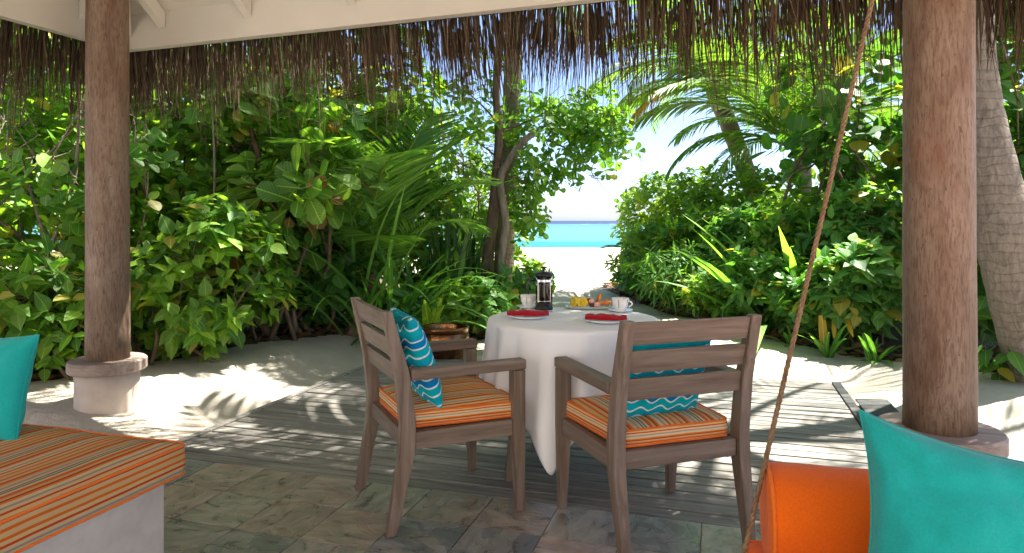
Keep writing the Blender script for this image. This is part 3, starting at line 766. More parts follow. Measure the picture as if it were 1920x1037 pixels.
for j in range(NR + 1):
    for i in range(NA):
        ph = 2 * math.pi * i / NA
        al = (ph - tip) % (math.pi / 2); al = al if al < math.pi / 4 else math.pi / 2 - al      # 0 at a corner
        ext = min(HS / math.cos(math.pi / 4 - al), 1.02)
        u = j / NR
        if u < 0.3: r0 = TR * u / 0.3; drop = 0
        else: r0 = TR; drop = (ext - TR) * (u - 0.3) / 0.7
        rc = 0.014
        if drop < rc * 1.57:
            a_ = drop / rc; rr_ = r0 + rc * math.sin(a_) if drop > 0 else r0; z = -rc * (1 - math.cos(a_))
        else:
            rr_ = r0 + rc; z = -rc - (drop - rc * 1.57)
        k_ = max(0.0, min(1.0, (-z) / 0.42))
        corner = math.exp(-(al / 0.30) ** 2)
        fold = (0.55 * math.cos(13 * ph + 0.8) + 0.35 * math.cos(21 * ph + 2.1) + 0.3 * math.cos(7 * ph + 0.3)) * (1 - 0.4 * corner)
        rr_ += k_ ** 0.8 * (0.024 + 0.050 * fold) + k_ * 0.035 * corner - max(0, -z - 0.42) * 0.10
        if u >= 0.3: rr_ += 0.0022 * fbm(math.cos(ph) * 9, math.sin(ph) * 9, z * 9, 2)
        zz = z + (0.0012 * fbm(rr_ * math.cos(ph) * 6, rr_ * math.sin(ph) * 6, 2, 2) if u < 0.3 else 0)
        V.append((rr_ * math.cos(ph), rr_ * math.sin(ph), TZ - 0.002 + zz))
for j in range(NR):
    for i in range(NA):
        a = j * NA + i; b = j * NA + (i + 1) % NA; Fc.append((a, b, b + NA, a + NA))
me = bpy.data.meshes.new('tablecloth'); me.from_pydata(V, [], Fc); me.update(); smooth(me)
o = link('tablecloth', me, 'table_linen', None, TC); tag(o, 'white tablecloth draped over the table, one corner hanging to the deck', 'tablecloth')
sl = o.modifiers.new('thickness', 'SOLIDIFY'); sl.thickness = 0.0015; sl.offset = -1
TT = TZ + 0.001

# plates with napkins and forks
def on_table(px, py, z=TT):
    d = F * (CH - z) / (py - HZ); return Vector((PX(px, d), d, z))
def plate(c, r, label, group='plates'):
    o = MB(); o.lathe([(0.001, 0.0025), (r * 0.6, 0.003), (r * 0.68, 0.006), (r * 0.98, 0.015), (r, 0.0165), (r, 0.0145), (r * 0.7, 0.002), (r * 0.62, 0.0), (0.001, 0.0)], 48, close=True)
    ob = o.build('plate', 'porcelain', None, True, c); return tag(ob, label, 'plate', group)
def napkin(c, ang, label, L_=0.205, Wd=0.085):
    NU, NV = 30, 12; V = []; Fc = []
    for side in (0, 1):
        for j in range(NV + 1):
            for i in range(NU + 1):
                u, v = i / NU, j / NV * 2 - 1
                wd_ = Wd * (0.30 + 0.70 * math.sin(math.pi * min(1, 0.12 + u * 0.78)) ** 0.8) * 0.5 * (1 - 0.25 * (u > 0.92))
                x = (u - 0.5) * L_; y = v * wd_ + 0.007 * math.sin(u * 6 + 1)
                hgt = 0.020 * (1 - v * v) ** 0.5 * (0.55 + 0.45 * math.sin(u * 3.0 + 0.3)) + 0.006 * abs(math.sin(u * 11 + v * 2.5)) * (1 - abs(v)) + 0.004 * fbm(u * 6, v * 2, ang)
                V.append((x, y, 0.0155 + (max(0.001, hgt) if side else 0)))
        k = side * (NU + 1) * (NV + 1)
        for j in range(NV):
            for i in range(NU):
                a = k + j * (NU + 1) + i; f = (a, a + 1, a + NU + 2, a + NU + 1); Fc.append(f if side else f[::-1])
    k = (NU + 1) * (NV + 1)
    ringi = [i for i in range(NU + 1)] + [(j * (NU + 1) + NU) for j in range(1, NV + 1)] + [NV * (NU + 1) + i for i in range(NU - 1, -1, -1)] + [j * (NU + 1) for j in range(NV - 1, 0, -1)]
    for a, b in zip(ringi, ringi[1:] + ringi[:1]): Fc.append((a, b, b + k, a + k))
    me = bpy.data.meshes.new('napkin'); me.from_pydata(V, [], Fc); me.update(); smooth(me)
    o = link('napkin', me, 'red_fabric', None, c); o.rotation_euler.z = ang
    return tag(o, label, 'napkin', 'red napkins')
def fork(c, ang, label):
    m = MB(); m.sweep([[(-0.06 + 0.12 * u, -w, z), (-0.06 + 0.12 * u, w, z), (-0.06 + 0.12 * u, w, z + 0.002), (-0.06 + 0.12 * u, -w, z + 0.002)] for u, w, z in ((0, 0.005, 0.002), (0.3, 0.004, 0.006), (0.6, 0.0025, 0.008), (0.78, 0.010, 0.004))])
    for k in range(4): m.box((0.033, -0.0098 + 0.0058 * k, 0.004), (0.075, -0.0070 + 0.0058 * k, 0.006))
    o = m.build('fork', 'steel', None, False, c); o.rotation_euler.z = ang; return tag(o, label, 'fork', 'forks')
pl = on_table(990, 596); pr = on_table(1136, 604)
plate(pl, 0.105, 'white plate under the red napkin next to the coffee press'); plate(pr, 0.105, 'white plate under the red napkin by the fruit platter')
napkin(pl, rad(4), 'folded red napkin next to the coffee press'); napkin(pr, rad(-6), 'folded red napkin by the fruit platter', 0.195, 0.10)
fork(pl + Vector((0.055, 0.055, 0.014)), rad(20), 'steel fork behind the napkin next to the coffee press'); fork(pr + Vector((-0.035, 0.062, 0.014)), rad(150), 'steel fork behind the napkin by the fruit platter')
# cups on saucers
def cup(c, ang, label, slabel):
    sa = MB(); sa.lathe([(0.001, 0.003), (0.03, 0.0035), (0.066, 0.012), (0.068, 0.011), (0.04, 0.001), (0.001, 0.0)], 40, close=True)
    tag(sa.build('saucer', 'porcelain', None, True, c), slabel, 'saucer', 'saucers')
    root = empty('cup', c + Vector((0, 0, 0.0045)), ang); tag(root, label, 'cup', 'white cups')
    m = MB(); m.lathe([(0.001, 0.001), (0.026, 0.0), (0.028, 0.004), (0.040, 0.030), (0.0465, 0.066), (0.0445, 0.066), (0.038, 0.031), (0.026, 0.007), (0.001, 0.006)], 40, close=True); m.build('bowl', 'porcelain', root, True)
    m = MB(); m.tube([(0.044 + 0.020 * math.sin(math.pi * k / 8), 0, 0.052 - 0.034 * k / 8) for k in range(9)], 0.0042, 8); m.build('handle', 'porcelain', root, True)
    for a0 in (50, 160, 245, 310):
        d_ = MB()
        for k in range(5):
            z = 0.018 + 0.009 * k; r = 0.0405 + (z - 0.030) * 0.0065 / 0.036 if z > 0.03 else 0.028 + (z - 0.004) * 0.012 / 0.026
            M = Matrix.Rotation(rad(a0), 4, 'Z') @ Matrix.Translation((r + 0.0006, 0, z)) @ Matrix.Rotation(0.22, 4, 'Y')
            d_.box((-0.0006, -0.0017, 0), (0.0006, 0.0017, 0.0062), M)
        d_.build('printed_dashes', 'black_plastic', root)
cup(on_table(991, 577), rad(95), 'white cup with dashed black pattern beside the coffee press', 'white saucer under the cup beside the coffee press')
cup(on_table(1163, 584), rad(5), 'white cup with handle to the side next to the fruit platter', 'white saucer under the cup next to the fruit platter')
# French press
c = on_table(1020, 580); fp = empty('coffee_press', c, rad(185)); tag(fp, 'glass coffee press with black lid and handle, full of coffee', 'coffee press')
m = MB(); m.lathe([(0.001, 0.0), (0.047, 0.0), (0.049, 0.004), (0.049, 0.012), (0.046, 0.016), (0.046, 0.040), (0.0445, 0.040), (0.0445, 0.014), (0.001, 0.013)], 40, close=True); m.build('base', 'black_plastic', fp, True)
m = MB(); m.lathe([(0.0435, 0.0165), (0.0435, 0.178), (0.0452, 0.180), (0.0452, 0.0165)], 40, close=True); m.build('glass_body', 'glass', fp, True)
m = MB(); m.lathe([(0.001, 0.018), (0.0455, 0.018), (0.0455, 0.132), (0.001, 0.132)], 40, close=True); m.build('coffee', 'coffee', fp)
m = MB(); m.lathe([(0.0458, 0.150), (0.0472, 0.150), (0.0472, 0.162), (0.0458, 0.162)], 40, close=True)
m.lathe([(0.0458, 0.046), (0.0468, 0.046), (0.0468, 0.050), (0.0458, 0.050)], 40, close=True)
for a in (40, 130, 220, 310): 
    M = Matrix.Rotation(rad(a), 4, 'Z'); m.box((0.0458, -0.003, 0.04), (0.0470, 0.003, 0.150), M)
m.build('metal_frame', 'steel', fp)
m = MB(); m.lathe([(0.046, 0.180), (0.050, 0.181), (0.050, 0.190), (0.046, 0.198), (0.02, 0.204), (0.001, 0.205)], 40); m.build('lid', 'black_plastic', fp, True)
m = MB(); m.tube([(0, 0, 0.203), (0, 0, 0.224)], 0.005, 10); m.lathe([(0.001, 0.222), (0.017, 0.223), (0.018, 0.227), (0.016, 0.231), (0.001, 0.2325)], 24); m.build('plunger_knob', 'black_plastic', fp, True)
m = MB(); m.tube([(0.046, 0, 0.160), (0.070, 0, 0.163), (0.086, 0, 0.152), (0.090, 0, 0.128), (0.088, 0, 0.10), (0.083, 0, 0.082)], [0.009, 0.009, 0.0085, 0.008, 0.007, 0.006], 10); m.build('handle', 'black_plastic', fp, True)
m = MB(); m.tube([(0, 0, 0.133), (0, 0, 0.182)], 0.002, 8); m.lathe([(0.001, 0.136), (0.042, 0.137), (0.042, 0.141), (0.001, 0.142)], 32); m.build('plunger_rod', 'steel', fp)
# fruit platter
pc = on_table(1106, 578); ang = rad(-6)
m = MB(); NS = 44
def pl_loop(a, b, z): return [(a * math.copysign(abs(math.cos(t)) ** 0.45, math.cos(t)), b * math.copysign(abs(math.sin(t)) ** 0.45, math.sin(t)), z) for t in [2 * math.pi * i / NS for i in range(NS)]]
ks = []
for a, b, z in ((0.105, 0.055, 0.0), (0.115, 0.062, 0.004), (0.130, 0.075, 0.014), (0.132, 0.076, 0.012), (0.118, 0.062, 0.001)):
    ks.append(len(m.v)); m.v += pl_loop(a, b, z + 0.001)
order = [4, 3, 2, 1, 0]
for p, q_ in zip(order[:-1], order[1:]): m.f += [(ks[p] + i, ks[p] + (i + 1) % NS, ks[q_] + (i + 1) % NS, ks[q_] + i) for i in range(NS)]
m.f.append(tuple(ks[0] + i for i in range(NS)))
o = m.build('platter', 'platter_glaze', None, True, pc); o.rotation_euler.z = ang; tag(o, 'grey rectangular platter of cut fruit', 'platter')
Rz = Matrix.Rotation(ang, 3, 'Z')
def at_pl(x, y, z): return pc + Rz @ Vector((x, y, 0)) + Vector((0, 0, z))
def starfruit(loc, rot, label):
    m = MB(); n_ = 24
    def ring(r, r2, x): return [(x, (r + r2 * math.cos(5 * t)) * math.cos(t), (r + r2 * math.cos(5 * t)) * math.sin(t)) for t in [2 * math.pi * i / n_ for i in range(n_)]]
    k = 0; rows = [(0.020, 0.002, -0.018), (0.0285, 0.003, -0.008), (0.030, 0.003, 0.004), (0.028, 0.003, 0.010), (0.017, 0.002, 0.010), (0.011, 0.002, -0.004), (0.002, 0.0, -0.006)]
    for r, r2, x in rows: m.v += ring(r, r2, x)
    for j in range(len(rows) - 1): m.f += [(j * n_ + i, j * n_ + (i + 1) % n_, (j + 1) * n_ + (i + 1) % n_, (j + 1) * n_ + i) for i in range(n_)]
    m.f.append(tuple(range(n_ - 1, -1, -1)))
    o = m.build('fruit_half', 'yellow_flesh', None, True, loc); o.rotation_euler = rot; tag(o, label, 'fruit', 'yellow fruit halves')
starfruit(at_pl(-0.082, -0.015, 0.034), (0, rad(-12), rad(-150)), 'yellow hollow fruit half at the end of the platter')
starfruit(at_pl(-0.040, -0.026, 0.034), (0, rad(-8), rad(-82)), 'yellow hollow fruit half turned open towards the chairs')
def lump(name, mat, loc, r, sq, label, group, rot=0.0, cutz=None, seed=0):
    m = MB(); n_, k_ = 14, 9
    prof = [(r * math.sin(math.pi * i / k_) * (1 - sq * (i / k_)), -r * math.cos(math.pi * i / k_) * 1.0) for i in range(k_ + 1)]
    prof[0] = (0.0005, prof[0][1]); prof[-1] = (0.0005, prof[-1][1])
    m.lathe(prof, n_, close=True)
    m.v = [(x * (1 + 0.10 * fbm(x * 60 + seed, y * 60, z * 60, 2)), y * (1 + 0.10 * fbm(y * 60, z * 60, seed, 2)), z) for x, y, z in m.v]
    o = m.build(name, mat, None, True, loc); o.rotation_euler = (rad(70), rot, rot * 1.7); return tag(o, label, 'fruit', group)
lump('strawberry', 'red_flesh', at_pl(0.000, 0.008, 0.042), 0.019, 0.45, 'red strawberry heaped at the top of the fruit', 'red fruit', 0.6, seed=1)
lump('strawberry', 'red_flesh', at_pl(0.004, -0.010, 0.030), 0.018, 0.45, 'red strawberry below the topmost one', 'red fruit', 1.7, seed=2)
lump('plum', 'dark_fruit', at_pl(0.012, -0.032, 0.020), 0.016, 0.1, 'small dark plum in front of the strawberries', None, 0.2, seed=3)
lump('lychee', 'pink_flesh', at_pl(0.010, -0.030, 0.042), 0.016, 0.05, 'pale pink peeled fruit on top of the dark plum', None, 0.2, seed=4)
lump('fig', 'pink_flesh', at_pl(0.040, -0.040, 0.022), 0.018, 0.15, 'pink fruit piece beside the dark plum', None, 0.9, seed=5)
def wedge(loc, L_, r, rot, label):
    m = MB(); n_, k_ = 14, 7
    for i in range(n_ + 1):
        a = -0.95 + 1.9 * i / n_; th = r * max(0.06, math.cos(a * 1.45)) 
        for j in range(k_):
            b = math.pi * j / (k_ - 1) - math.pi / 2
            m.v.append((L_ * math.sin(a), th * 0.75 * math.sin(b), -L_ * 0.55 * math.cos(a) + L_ * 0.5 - th * math.cos(b) + th * 0.4))
    for i in range(n_):
        for j in range(k_ - 1): a = i * k_ + j; m.f.append((a, a + 1, a + k_ + 1, a + k_))
        m.f.append((i * k_ + k_ - 1, i * k_, (i + 1) * k_, (i + 1) * k_ + k_ - 1))
    m.f.append(tuple(range(k_))); m.f.append(tuple(range(n_ * k_ + k_ - 1, n_ * k_ - 1, -1)))
    o = m.build('papaya_slice', 'orange_flesh', None, True, loc); o.rotation_euler = rot; tag(o, label, 'fruit', 'orange papaya slices')
wedge(at_pl(0.062, -0.020, 0.032), 0.034, 0.020, (0, 0.2, 0.4), 'orange papaya slice lying in the middle of the platter')
wedge(at_pl(0.095, -0.020, 0.032), 0.032, 0.021, (0.2, -0.2, -0.7), 'orange papaya slice at the cup end of the platter')
wedge(at_pl(0.050, 0.015, 0.055), 0.034, 0.016, (0.2, -1.1, 0.3), 'orange papaya slice standing upright behind the others')
wedge(at_pl(0.085, 0.020, 0.034), 0.034, 0.017, (0.1, -0.3, 0.8), 'orange papaya slice lying behind at the cup end')

# ------------------------------------------------------------------ striped daybed
db = empty('daybed', W(-1.775, 1.95), PW); tag(db, 'built-in plaster daybed with striped orange mattress', 'daybed')
m = MB(); m.box((-1.6, -2.4, -0.02), (-0.055, -0.05, 0.338)); bevel(m.build('base', 'plaster_base', db), 0.010, 3)
boxed('mattress', -1.62, 0.0, -2.42, 0.0, 0.106, 'mattress_stripe', db, 0.016, 0.014, 0.0, z=0.340, wob=0.0045)
c = P(-8, 727, 2.47)
throw_pillow('throw_pillow', 0.205, 0.19, 0.065, 'teal_fabric', c + Vector((-0.055, 0.0, 0)), (0.975, -0.20, 0.03), (0.02, 0.26, 0.96), 'plain teal pillow standing on the striped daybed', None, 'teal_fabric', pinch=0.08, seed=3.0, wr=0.014, n_=34)

# ------------------------------------------------------------------ swing bed with bolster, pillow and rope
BD = Vector((math.cos(rad(-13)), math.sin(rad(-13)), 0)); BN = Vector((-BD.y, BD.x, 0))
b0 = P(1436, 872, 1.60)
sb = empty('swing_bed', Vector((b0.x, b0.y, 0)), rad(-13)); tag(sb, 'hanging swing bed with orange mattress held by a brown rope', 'swing bed')
m = MB(); m.box((-0.06, -1.30, 0.285), (2.0, 0.10, 0.345)); bevel(m.build('bed_frame', 'chair_wood_x', sb), 0.006)
boxed('mattress', -0.045, 1.98, -1.28, 0.085, 0.085, 'orange_fabric', sb, 0.012, 0.006, 0.0, z=0.346)
p0 = P(1395, 1037, 1.555); p1 = P(1637, -6, 1.76)
def local(root, w): return Matrix.Rotation(-root.rotation_euler.z, 3, 'Z') @ (Vector(w) - Vector(root.location))
ext0 = p0 + (p0 - p1) * 0.075; ext1 = p0 + (p1 - p0) * 1.62
def rope(a, b, r, turns, name):
    m = MB(); a, b = local(sb, a), local(sb, b); n_ = int((b - a).length / 0.006); d = (b - a).normalized(); x = d.cross(Vector((0, 1, 0))).normalized(); y = d.cross(x)
    for k in range(3):
        pts = [a + (b - a) * i / n_ + (x * math.cos(i * 0.006 / 0.05 * 6.283 + k * 2.094) + y * math.sin(i * 0.006 / 0.05 * 6.283 + k * 2.094)) * r * 0.5 for i in range(n_ + 1)]
        m.tube(pts, r * 0.64, 7)
    return m.build(name, 'rope_fibre', sb, True)
rope(ext0, ext1, 0.0056, 1, 'rope')
m = MB(); e0 = local(sb, ext0)
m.tube([e0 + Vector((0.019 * math.cos(k * 0.55), 0.019 * math.sin(k * 0.55), 0.004 + 0.0016 * k)) for k in range(26)], 0.009, 7); m.build('rope_knot', 'rope_fibre', sb, True)
# bolster: a round cushion with piped end
m = MB(); r = 0.118
prof = [(0.001, 0.0), (0.05, -0.004), (r * 0.9, -0.002), (r * 0.985, 0.004), (r, 0.012), (r * 1.005, 0.03), (r * 1.01, 0.05), (r * 1.015, 0.08)] + [(r * (1.015 + 0.02 * math.sin(math.pi * k / 12)), 0.08 + 0.47 * k / 12) for k in range(1, 12)] + [(r * 1.01, 0.55), (r, 0.60), (r * 0.985, 0.606), (r * 0.9, 0.612), (0.05, 0.614), (0.001, 0.61)]
m.lathe(prof, 72, close=True)
m.v = [(x * (1 + 0.030 * fbm(x * 9, y * 9, z * 7) + 0.012 * math.sin(math.atan2(y, x) * 34) * max(0, 1 - abs(z - 0.02) / 0.06)), y * (1 + 0.030 * fbm(x * 9, y * 9, z * 7) + 0.012 * math.sin(math.atan2(y, x) * 34) * max(0, 1 - abs(z - 0.02) / 0.06)), z) for x, y, z in m.v]
bo = m.build('bolster', 'orange_fabric', None, True)
M = Matrix((BN, Vector((0, 0, 1)), BD)).transposed().to_4x4(); M.translation = Vector((b0.x, b0.y, b0.z - r)) - BN * 0.0
bo.matrix_world = M
tag(bo, 'orange bolster cushion behind the big teal pillow on the swing bed', 'bolster')
for zc in (0.004, 0.606):
    m = MB(); m.tube([(r * 1.0 * math.cos(a), r * 1.0 * math.sin(a), zc) for a in [2 * math.pi * k / 56 for k in range(57)]], 0.0046, 8, False); m.build('piping', 'orange_piping', bo, True)
tp = P(1613, 771, 1.36)                                           # its upper corner
X_ = Vector((0.90, -0.33, -0.12)).normalized(); Y_ = Vector((0.10, 0.30, 0.95))
Z_ = X_.cross(Y_).normalized(); Yv = Z_.cross(X_)
throw_pillow('throw_pillow', 0.25, 0.235, 0.115, 'teal_fabric', tp + X_ * 0.25 - Yv * 0.235, X_, Y_, 'big plain teal pillow leaning on the orange bolster', None, 'teal_fabric', pinch=0.15, seed=8.0, wr=0.026, n_=56)

# ------------------------------------------------------------------ copper pot, mat
c = Vector((PX(834, 6.2), 6.2, 0)); c.z = gz(c.x, c.y) - 0.01
pot = empty('planter_pot', c); tag(pot, 'hammered copper pot standing on sand under the hedge', 'pot')
m = MB(); m.lathe([(0.001, 0.0), (0.15, 0.0), (0.175, 0.02), (0.205, 0.09), (0.222, 0.17), (0.222, 0.225), (0.212, 0.262), (0.205, 0.272), (0.198, 0.268), (0.205, 0.22), (0.19, 0.08), (0.15, 0.03), (0.001, 0.03)], 56, close=True); m.build('body', 'copper', pot, True)
m = MB(); m.lathe([(0.205, 0.268), (0.214, 0.272), (0.220, 0.305), (0.218, 0.318), (0.206, 0.318), (0.200, 0.300), (0.196, 0.268)], 56, close=True); m.build('rim', 'copper', pot, True)
m = MB(); m.lathe([(0.001, 0.235), (0.2, 0.235)], 32); m.build('soil', 'dark_earth', pot)
p = W(0.985, 4.98); mt = MB(); mt.box((-0.10, -0.20, 0), (0.10, 0.20, 0.012)); o = bevel(mt.build('rubber_mat', 'mat_rubber', None, False, (p.x, p.y, gz(p.x, p.y) + 0.035)), 0.004); o.rotation_euler = (0, rad(-3), PW)
tag(o, 'dark grey rubber mat on sand beside the deck edge', 'mat')
#=PLANTS
# ------------------------------------------------------------------ leaves
def template(secs, droop=0.12, fold=0.10, petiole=0.0, wave=0.0):
    """secs: (y, half width); returns verts, quads, tris with midrib verts; leaf along +Y, unit length."""
    V = []; uv = []
    for k, (y, w) in enumerate(secs):
        z = -droop * y * y
        wz = wave * (1 if k % 2 else -1)
        V += [(-w, y, z + fold * w + wz * w), (0, y, z), (w, y, z + fold * w - wz * w)]; uv += [(-w, y, 0), (0, y, 0), (w, y, 0)]
    Q = []
    for k in range(len(secs) - 1):
        a = 3 * k; Q += [(a, a + 1, a + 4, a + 3), (a + 1, a + 2, a + 5, a + 4)]
    if petiole:
        k = len(V); V += [(-0.012, -petiole, 0.03), (0.012, -petiole, 0.03), (0.012, 0.02, 0), (-0.012, 0.02, 0)]; uv += [(0, 0, 0)] * 4; Q.append((k, k + 1, k + 2, k + 3))
    return np.array(V, float), np.array(Q, int), np.array(uv, float)
TPL = {
    'ovate': template([(0, 0.02), (0.12, 0.20), (0.32, 0.31), (0.56, 0.27), (0.80, 0.14), (1.0, 0.004)], 0.16, 0.14, 0.25),
    'heart': template([(-0.08, 0.10), (0.06, 0.30), (0.26, 0.38), (0.52, 0.32), (0.80, 0.14), (1.0, 0.004)], 0.20, 0.12, 0.35),
    'obovate': template([(0, 0.015), (0.20, 0.09), (0.48, 0.22), (0.74, 0.30), (0.92, 0.22), (1.0, 0.05)], 0.14, 0.16, 0.06),
    'round': template([(0, 0.03), (0.12, 0.26), (0.36, 0.42), (0.64, 0.40), (0.88, 0.24), (1.0, 0.03)], 0.12, 0.10, 0.18),
    'small': template([(0, 0.02), (0.35, 0.24), (0.72, 0.24), (1.0, 0.02)], 0.10, 0.16),
    'lance': template([(0, 0.02), (0.2, 0.075), (0.5, 0.095), (0.8, 0.05), (1.0, 0.003)], 0.25, 0.25),
}
def leaf_mesh(name, tpl, pos, d, nh, size, lv, wid=None):
    T, Q, UV = TPL[tpl]; N = len(pos)
    Y = nrm(d); X = nrm(np.cross(Y, nh)); Z = np.cross(X, Y)
    sx = size if wid is None else size * wid
    V = pos[:, None, :] + (T[None, :, 0, None] * X[:, None] * sx[:, None, None] + T[None, :, 1, None] * Y[:, None] * size[:, None, None] + T[None, :, 2, None] * Z[:, None] * size[:, None, None])
    n_ = len(T); QQ = (np.arange(N)[:, None, None] * n_ + Q[None]).reshape(-1, 4)
    return np_mesh(name, V.reshape(-1, 3), QQ, None, {'lv': ('FLOAT', np.repeat(lv, n_)), 'luv': ('FLOAT_VECTOR', np.tile(UV, (N, 1)))})
SHARED = {}
def shared_leaf(tpl, mat, b):
    key = (tpl, mat, b)
    if key not in SHARED:
        T, Q, UV = TPL[tpl]
        me = np_mesh('leaf', T, Q, None, {'lv': ('FLOAT', np.full(len(T), (b + 0.5) / 12)), 'luv': ('FLOAT_VECTOR', UV)}); me.materials.append(MAT[mat]); SHARED[key] = me
    return SHARED[key]
def leaf_objects(root, P0, tpl, mat, pos, d, nh, size, lv, n_obj):
    """the leaves that show largest become parts of their own; returns the mask of the others"""
    N = len(pos); dep = np.maximum(pos[:, 1], 0.5)
    px = 960 + F * pos[:, 0] / dep; py = HZ - F * (pos[:, 2] - CH) / dep
    vis = (px > -20) & (px < 1940) & (py > 60) & (py < 900)
    score = np.where(vis, size / (np.hypot(pos[:, 0], pos[:, 1]) - 2.5 if False else dep) ** 1.6, 0)
    k = min(n_obj, int(vis.sum())); pick = np.argsort(-score)[:k]
    Y = nrm(d); X = nrm(np.cross(Y, nh)); Z = np.cross(X, Y)
    for i in pick:
        o = bpy.data.objects.new('leaf', shared_leaf(tpl, mat, min(11, int(lv[i] * 12)))); COL.objects.link(o); o.parent = root
        o.location = Vector(pos[i]) - P0
        o.rotation_mode = 'QUATERNION'; o.rotation_quaternion = Matrix((X[i], Y[i], Z[i])).transposed().to_quaternion()
        o.scale = (size[i],) * 3
    mask = np.ones(N, bool); mask[pick] = False
    return mask

def bent(a, b, r, wob, n_=5, rnd=random):
    a, b = Vector(a), Vector(b); L_ = (b - a).length; pts = []
    off = [Vector((rnd.gauss(0, 1), rnd.gauss(0, 1), rnd.gauss(0, 0.5))) for _ in range(2)]
    for i in range(n_ + 1):
        t = i / n_; s_ = math.sin(math.pi * t); s2 = math.sin(2 * math.pi * t)
        pts.append(a.lerp(b, t) + (off[0] * s_ + off[1] * s2 * 0.6) * wob * L_)
    return pts, [r * (1 - 0.7 * i / n_) for i in range(n_ + 1)]

def shrub(name, label, cat, x, y, size, z0, ncl, per, leaf, tpl, mat, n_obj, seed, group=None, stem='bark_brown', nst=6, twigs=60, gap=0.0,
          droop=0.25, lvm=0.42, lvs=0.22, boxy=2.4, stem_r=0.018, spread=0.5, up=0.6, wild=0.5, tilt=(35, 80), step=0.0, odd=0.02, center=None):
    r = np.random.default_rng(seed); rnd = random.Random(seed)
    zb = gz(x, y); P0 = Vector((x, y, zb)); root = empty(name, P0); tag(root, label, cat, group)
    rx, ry, h = size; cen = np.array([x, y, zb + (z0 + h) / 2]) if center is None else np.array(center); R_ = np.array([rx, ry, (h - z0) / 2])
    pts = []
    while len(pts) < ncl:
        p = r.uniform(-1, 1, 3); e_ = np.sum(np.abs(p) ** boxy)
        if e_ > 1: continue
        wob = 0.22 * fbm(p[0] * 2 + seed, p[1] * 2, p[2] * 2)
        if e_ ** (1 / boxy) > 0.92 + wob: continue
        if e_ < 0.35 and r.random() < 0.55: continue
        q_ = cen + p * R_
        if gap and fbm(q_[0] * 2.2 + seed * 3, q_[1] * 2.2, q_[2] * 2.2) < gap - 0.5: continue
        pts.append(q_)
    C = np.array(pts)
    ax = nrm((C - cen) / R_ * np.array([1, 1, 0.6]) + np.array([0, 0, up]) + r.normal(0, wild, (ncl, 3)) * 0.6)
    k = np.arange(per); ph = (k[None] * 2.39996 + r.random((ncl, 1)) * 6.28) + r.normal(0, 0.25, (ncl, per))
    tl = np.radians(r.uniform(tilt[0], tilt[1], (ncl, per)))
    ref = nrm(np.cross(ax, r.normal(0, 1, (ncl, 3)))); ref2 = np.cross(ax, ref)
    pr = ref[:, None] * np.cos(ph)[..., None] + ref2[:, None] * np.sin(ph)[..., None]
    D = nrm(ax[:, None] * np.cos(tl)[..., None] + pr * np.sin(tl)[..., None] + np.array([0, 0, -droop]) + r.normal(0, 0.12, (ncl, per, 3)))
    sz = leaf * r.uniform(0.6, 1.25, (ncl, per)) * r.uniform(0.75, 1.2, (ncl, 1))
    stp = step if step else leaf * 0.18
    pos = C[:, None] - ax[:, None] * (stp * (k - per * 0.3))[None, :, None] + D * (sz * 0.10)[..., None]
    nh = nrm(ax[:, None] * 0.8 + np.array([0, 0, 0.6]) + r.normal(0, 0.25, (ncl, per, 3)))
    pos = pos.reshape(-1, 3); D = D.reshape(-1, 3); nh = nh.reshape(-1, 3); sz = sz.ravel()
    lv = np.clip(np.repeat(r.normal(lvm + 0.07, lvs * 0.6, ncl), per) + r.normal(0, lvs * 0.7, ncl * per), 0, 0.92)
    lv = np.where(r.random(len(lv)) < odd, 0.98, lv)
    ok = pos[:, 2] > zb + 0.02
    pos, D, nh, sz, lv = pos[ok], D[ok], nh[ok], sz[ok], lv[ok]
    rest = leaf_objects(root, P0, tpl, mat, pos, D, nh, sz, lv, n_obj) if n_obj else np.ones(len(pos), bool)
    off = np.array(P0)
    o = link('foliage', leaf_mesh('foliage', tpl, pos[rest] - off, D[rest], nh[rest], sz[rest], lv[rest]), mat, root); o['kind'] = 'stuff'
    # stems and twigs
    m = MB(); heads = []
    for s_ in range(nst):
        b = Vector((rnd.uniform(-rx, rx) * spread, rnd.uniform(-ry, ry) * spread, -0.05))
        tgt = Vector(C[rnd.randrange(len(C))]) - P0; tgt.z = max(tgt.z, h * 0.6)
        p_, rr = bent(b, tgt, stem_r * rnd.uniform(0.6, 1.2), 0.10, 7, rnd); m.tube(p_, rr, 6); heads += p_[2:]
    for s_ in range(twigs):
        c_ = Vector(C[rnd.randrange(len(C))]) - P0
        near = min(rnd.sample(heads, min(len(heads), 14)), key=lambda q_: (q_ - c_).length)
        p_, rr = bent(near, c_, stem_r * 0.32, 0.10, 4, rnd); m.tube(p_, rr, 4, False)
    m.build('branches', stem, root, True)
    return root

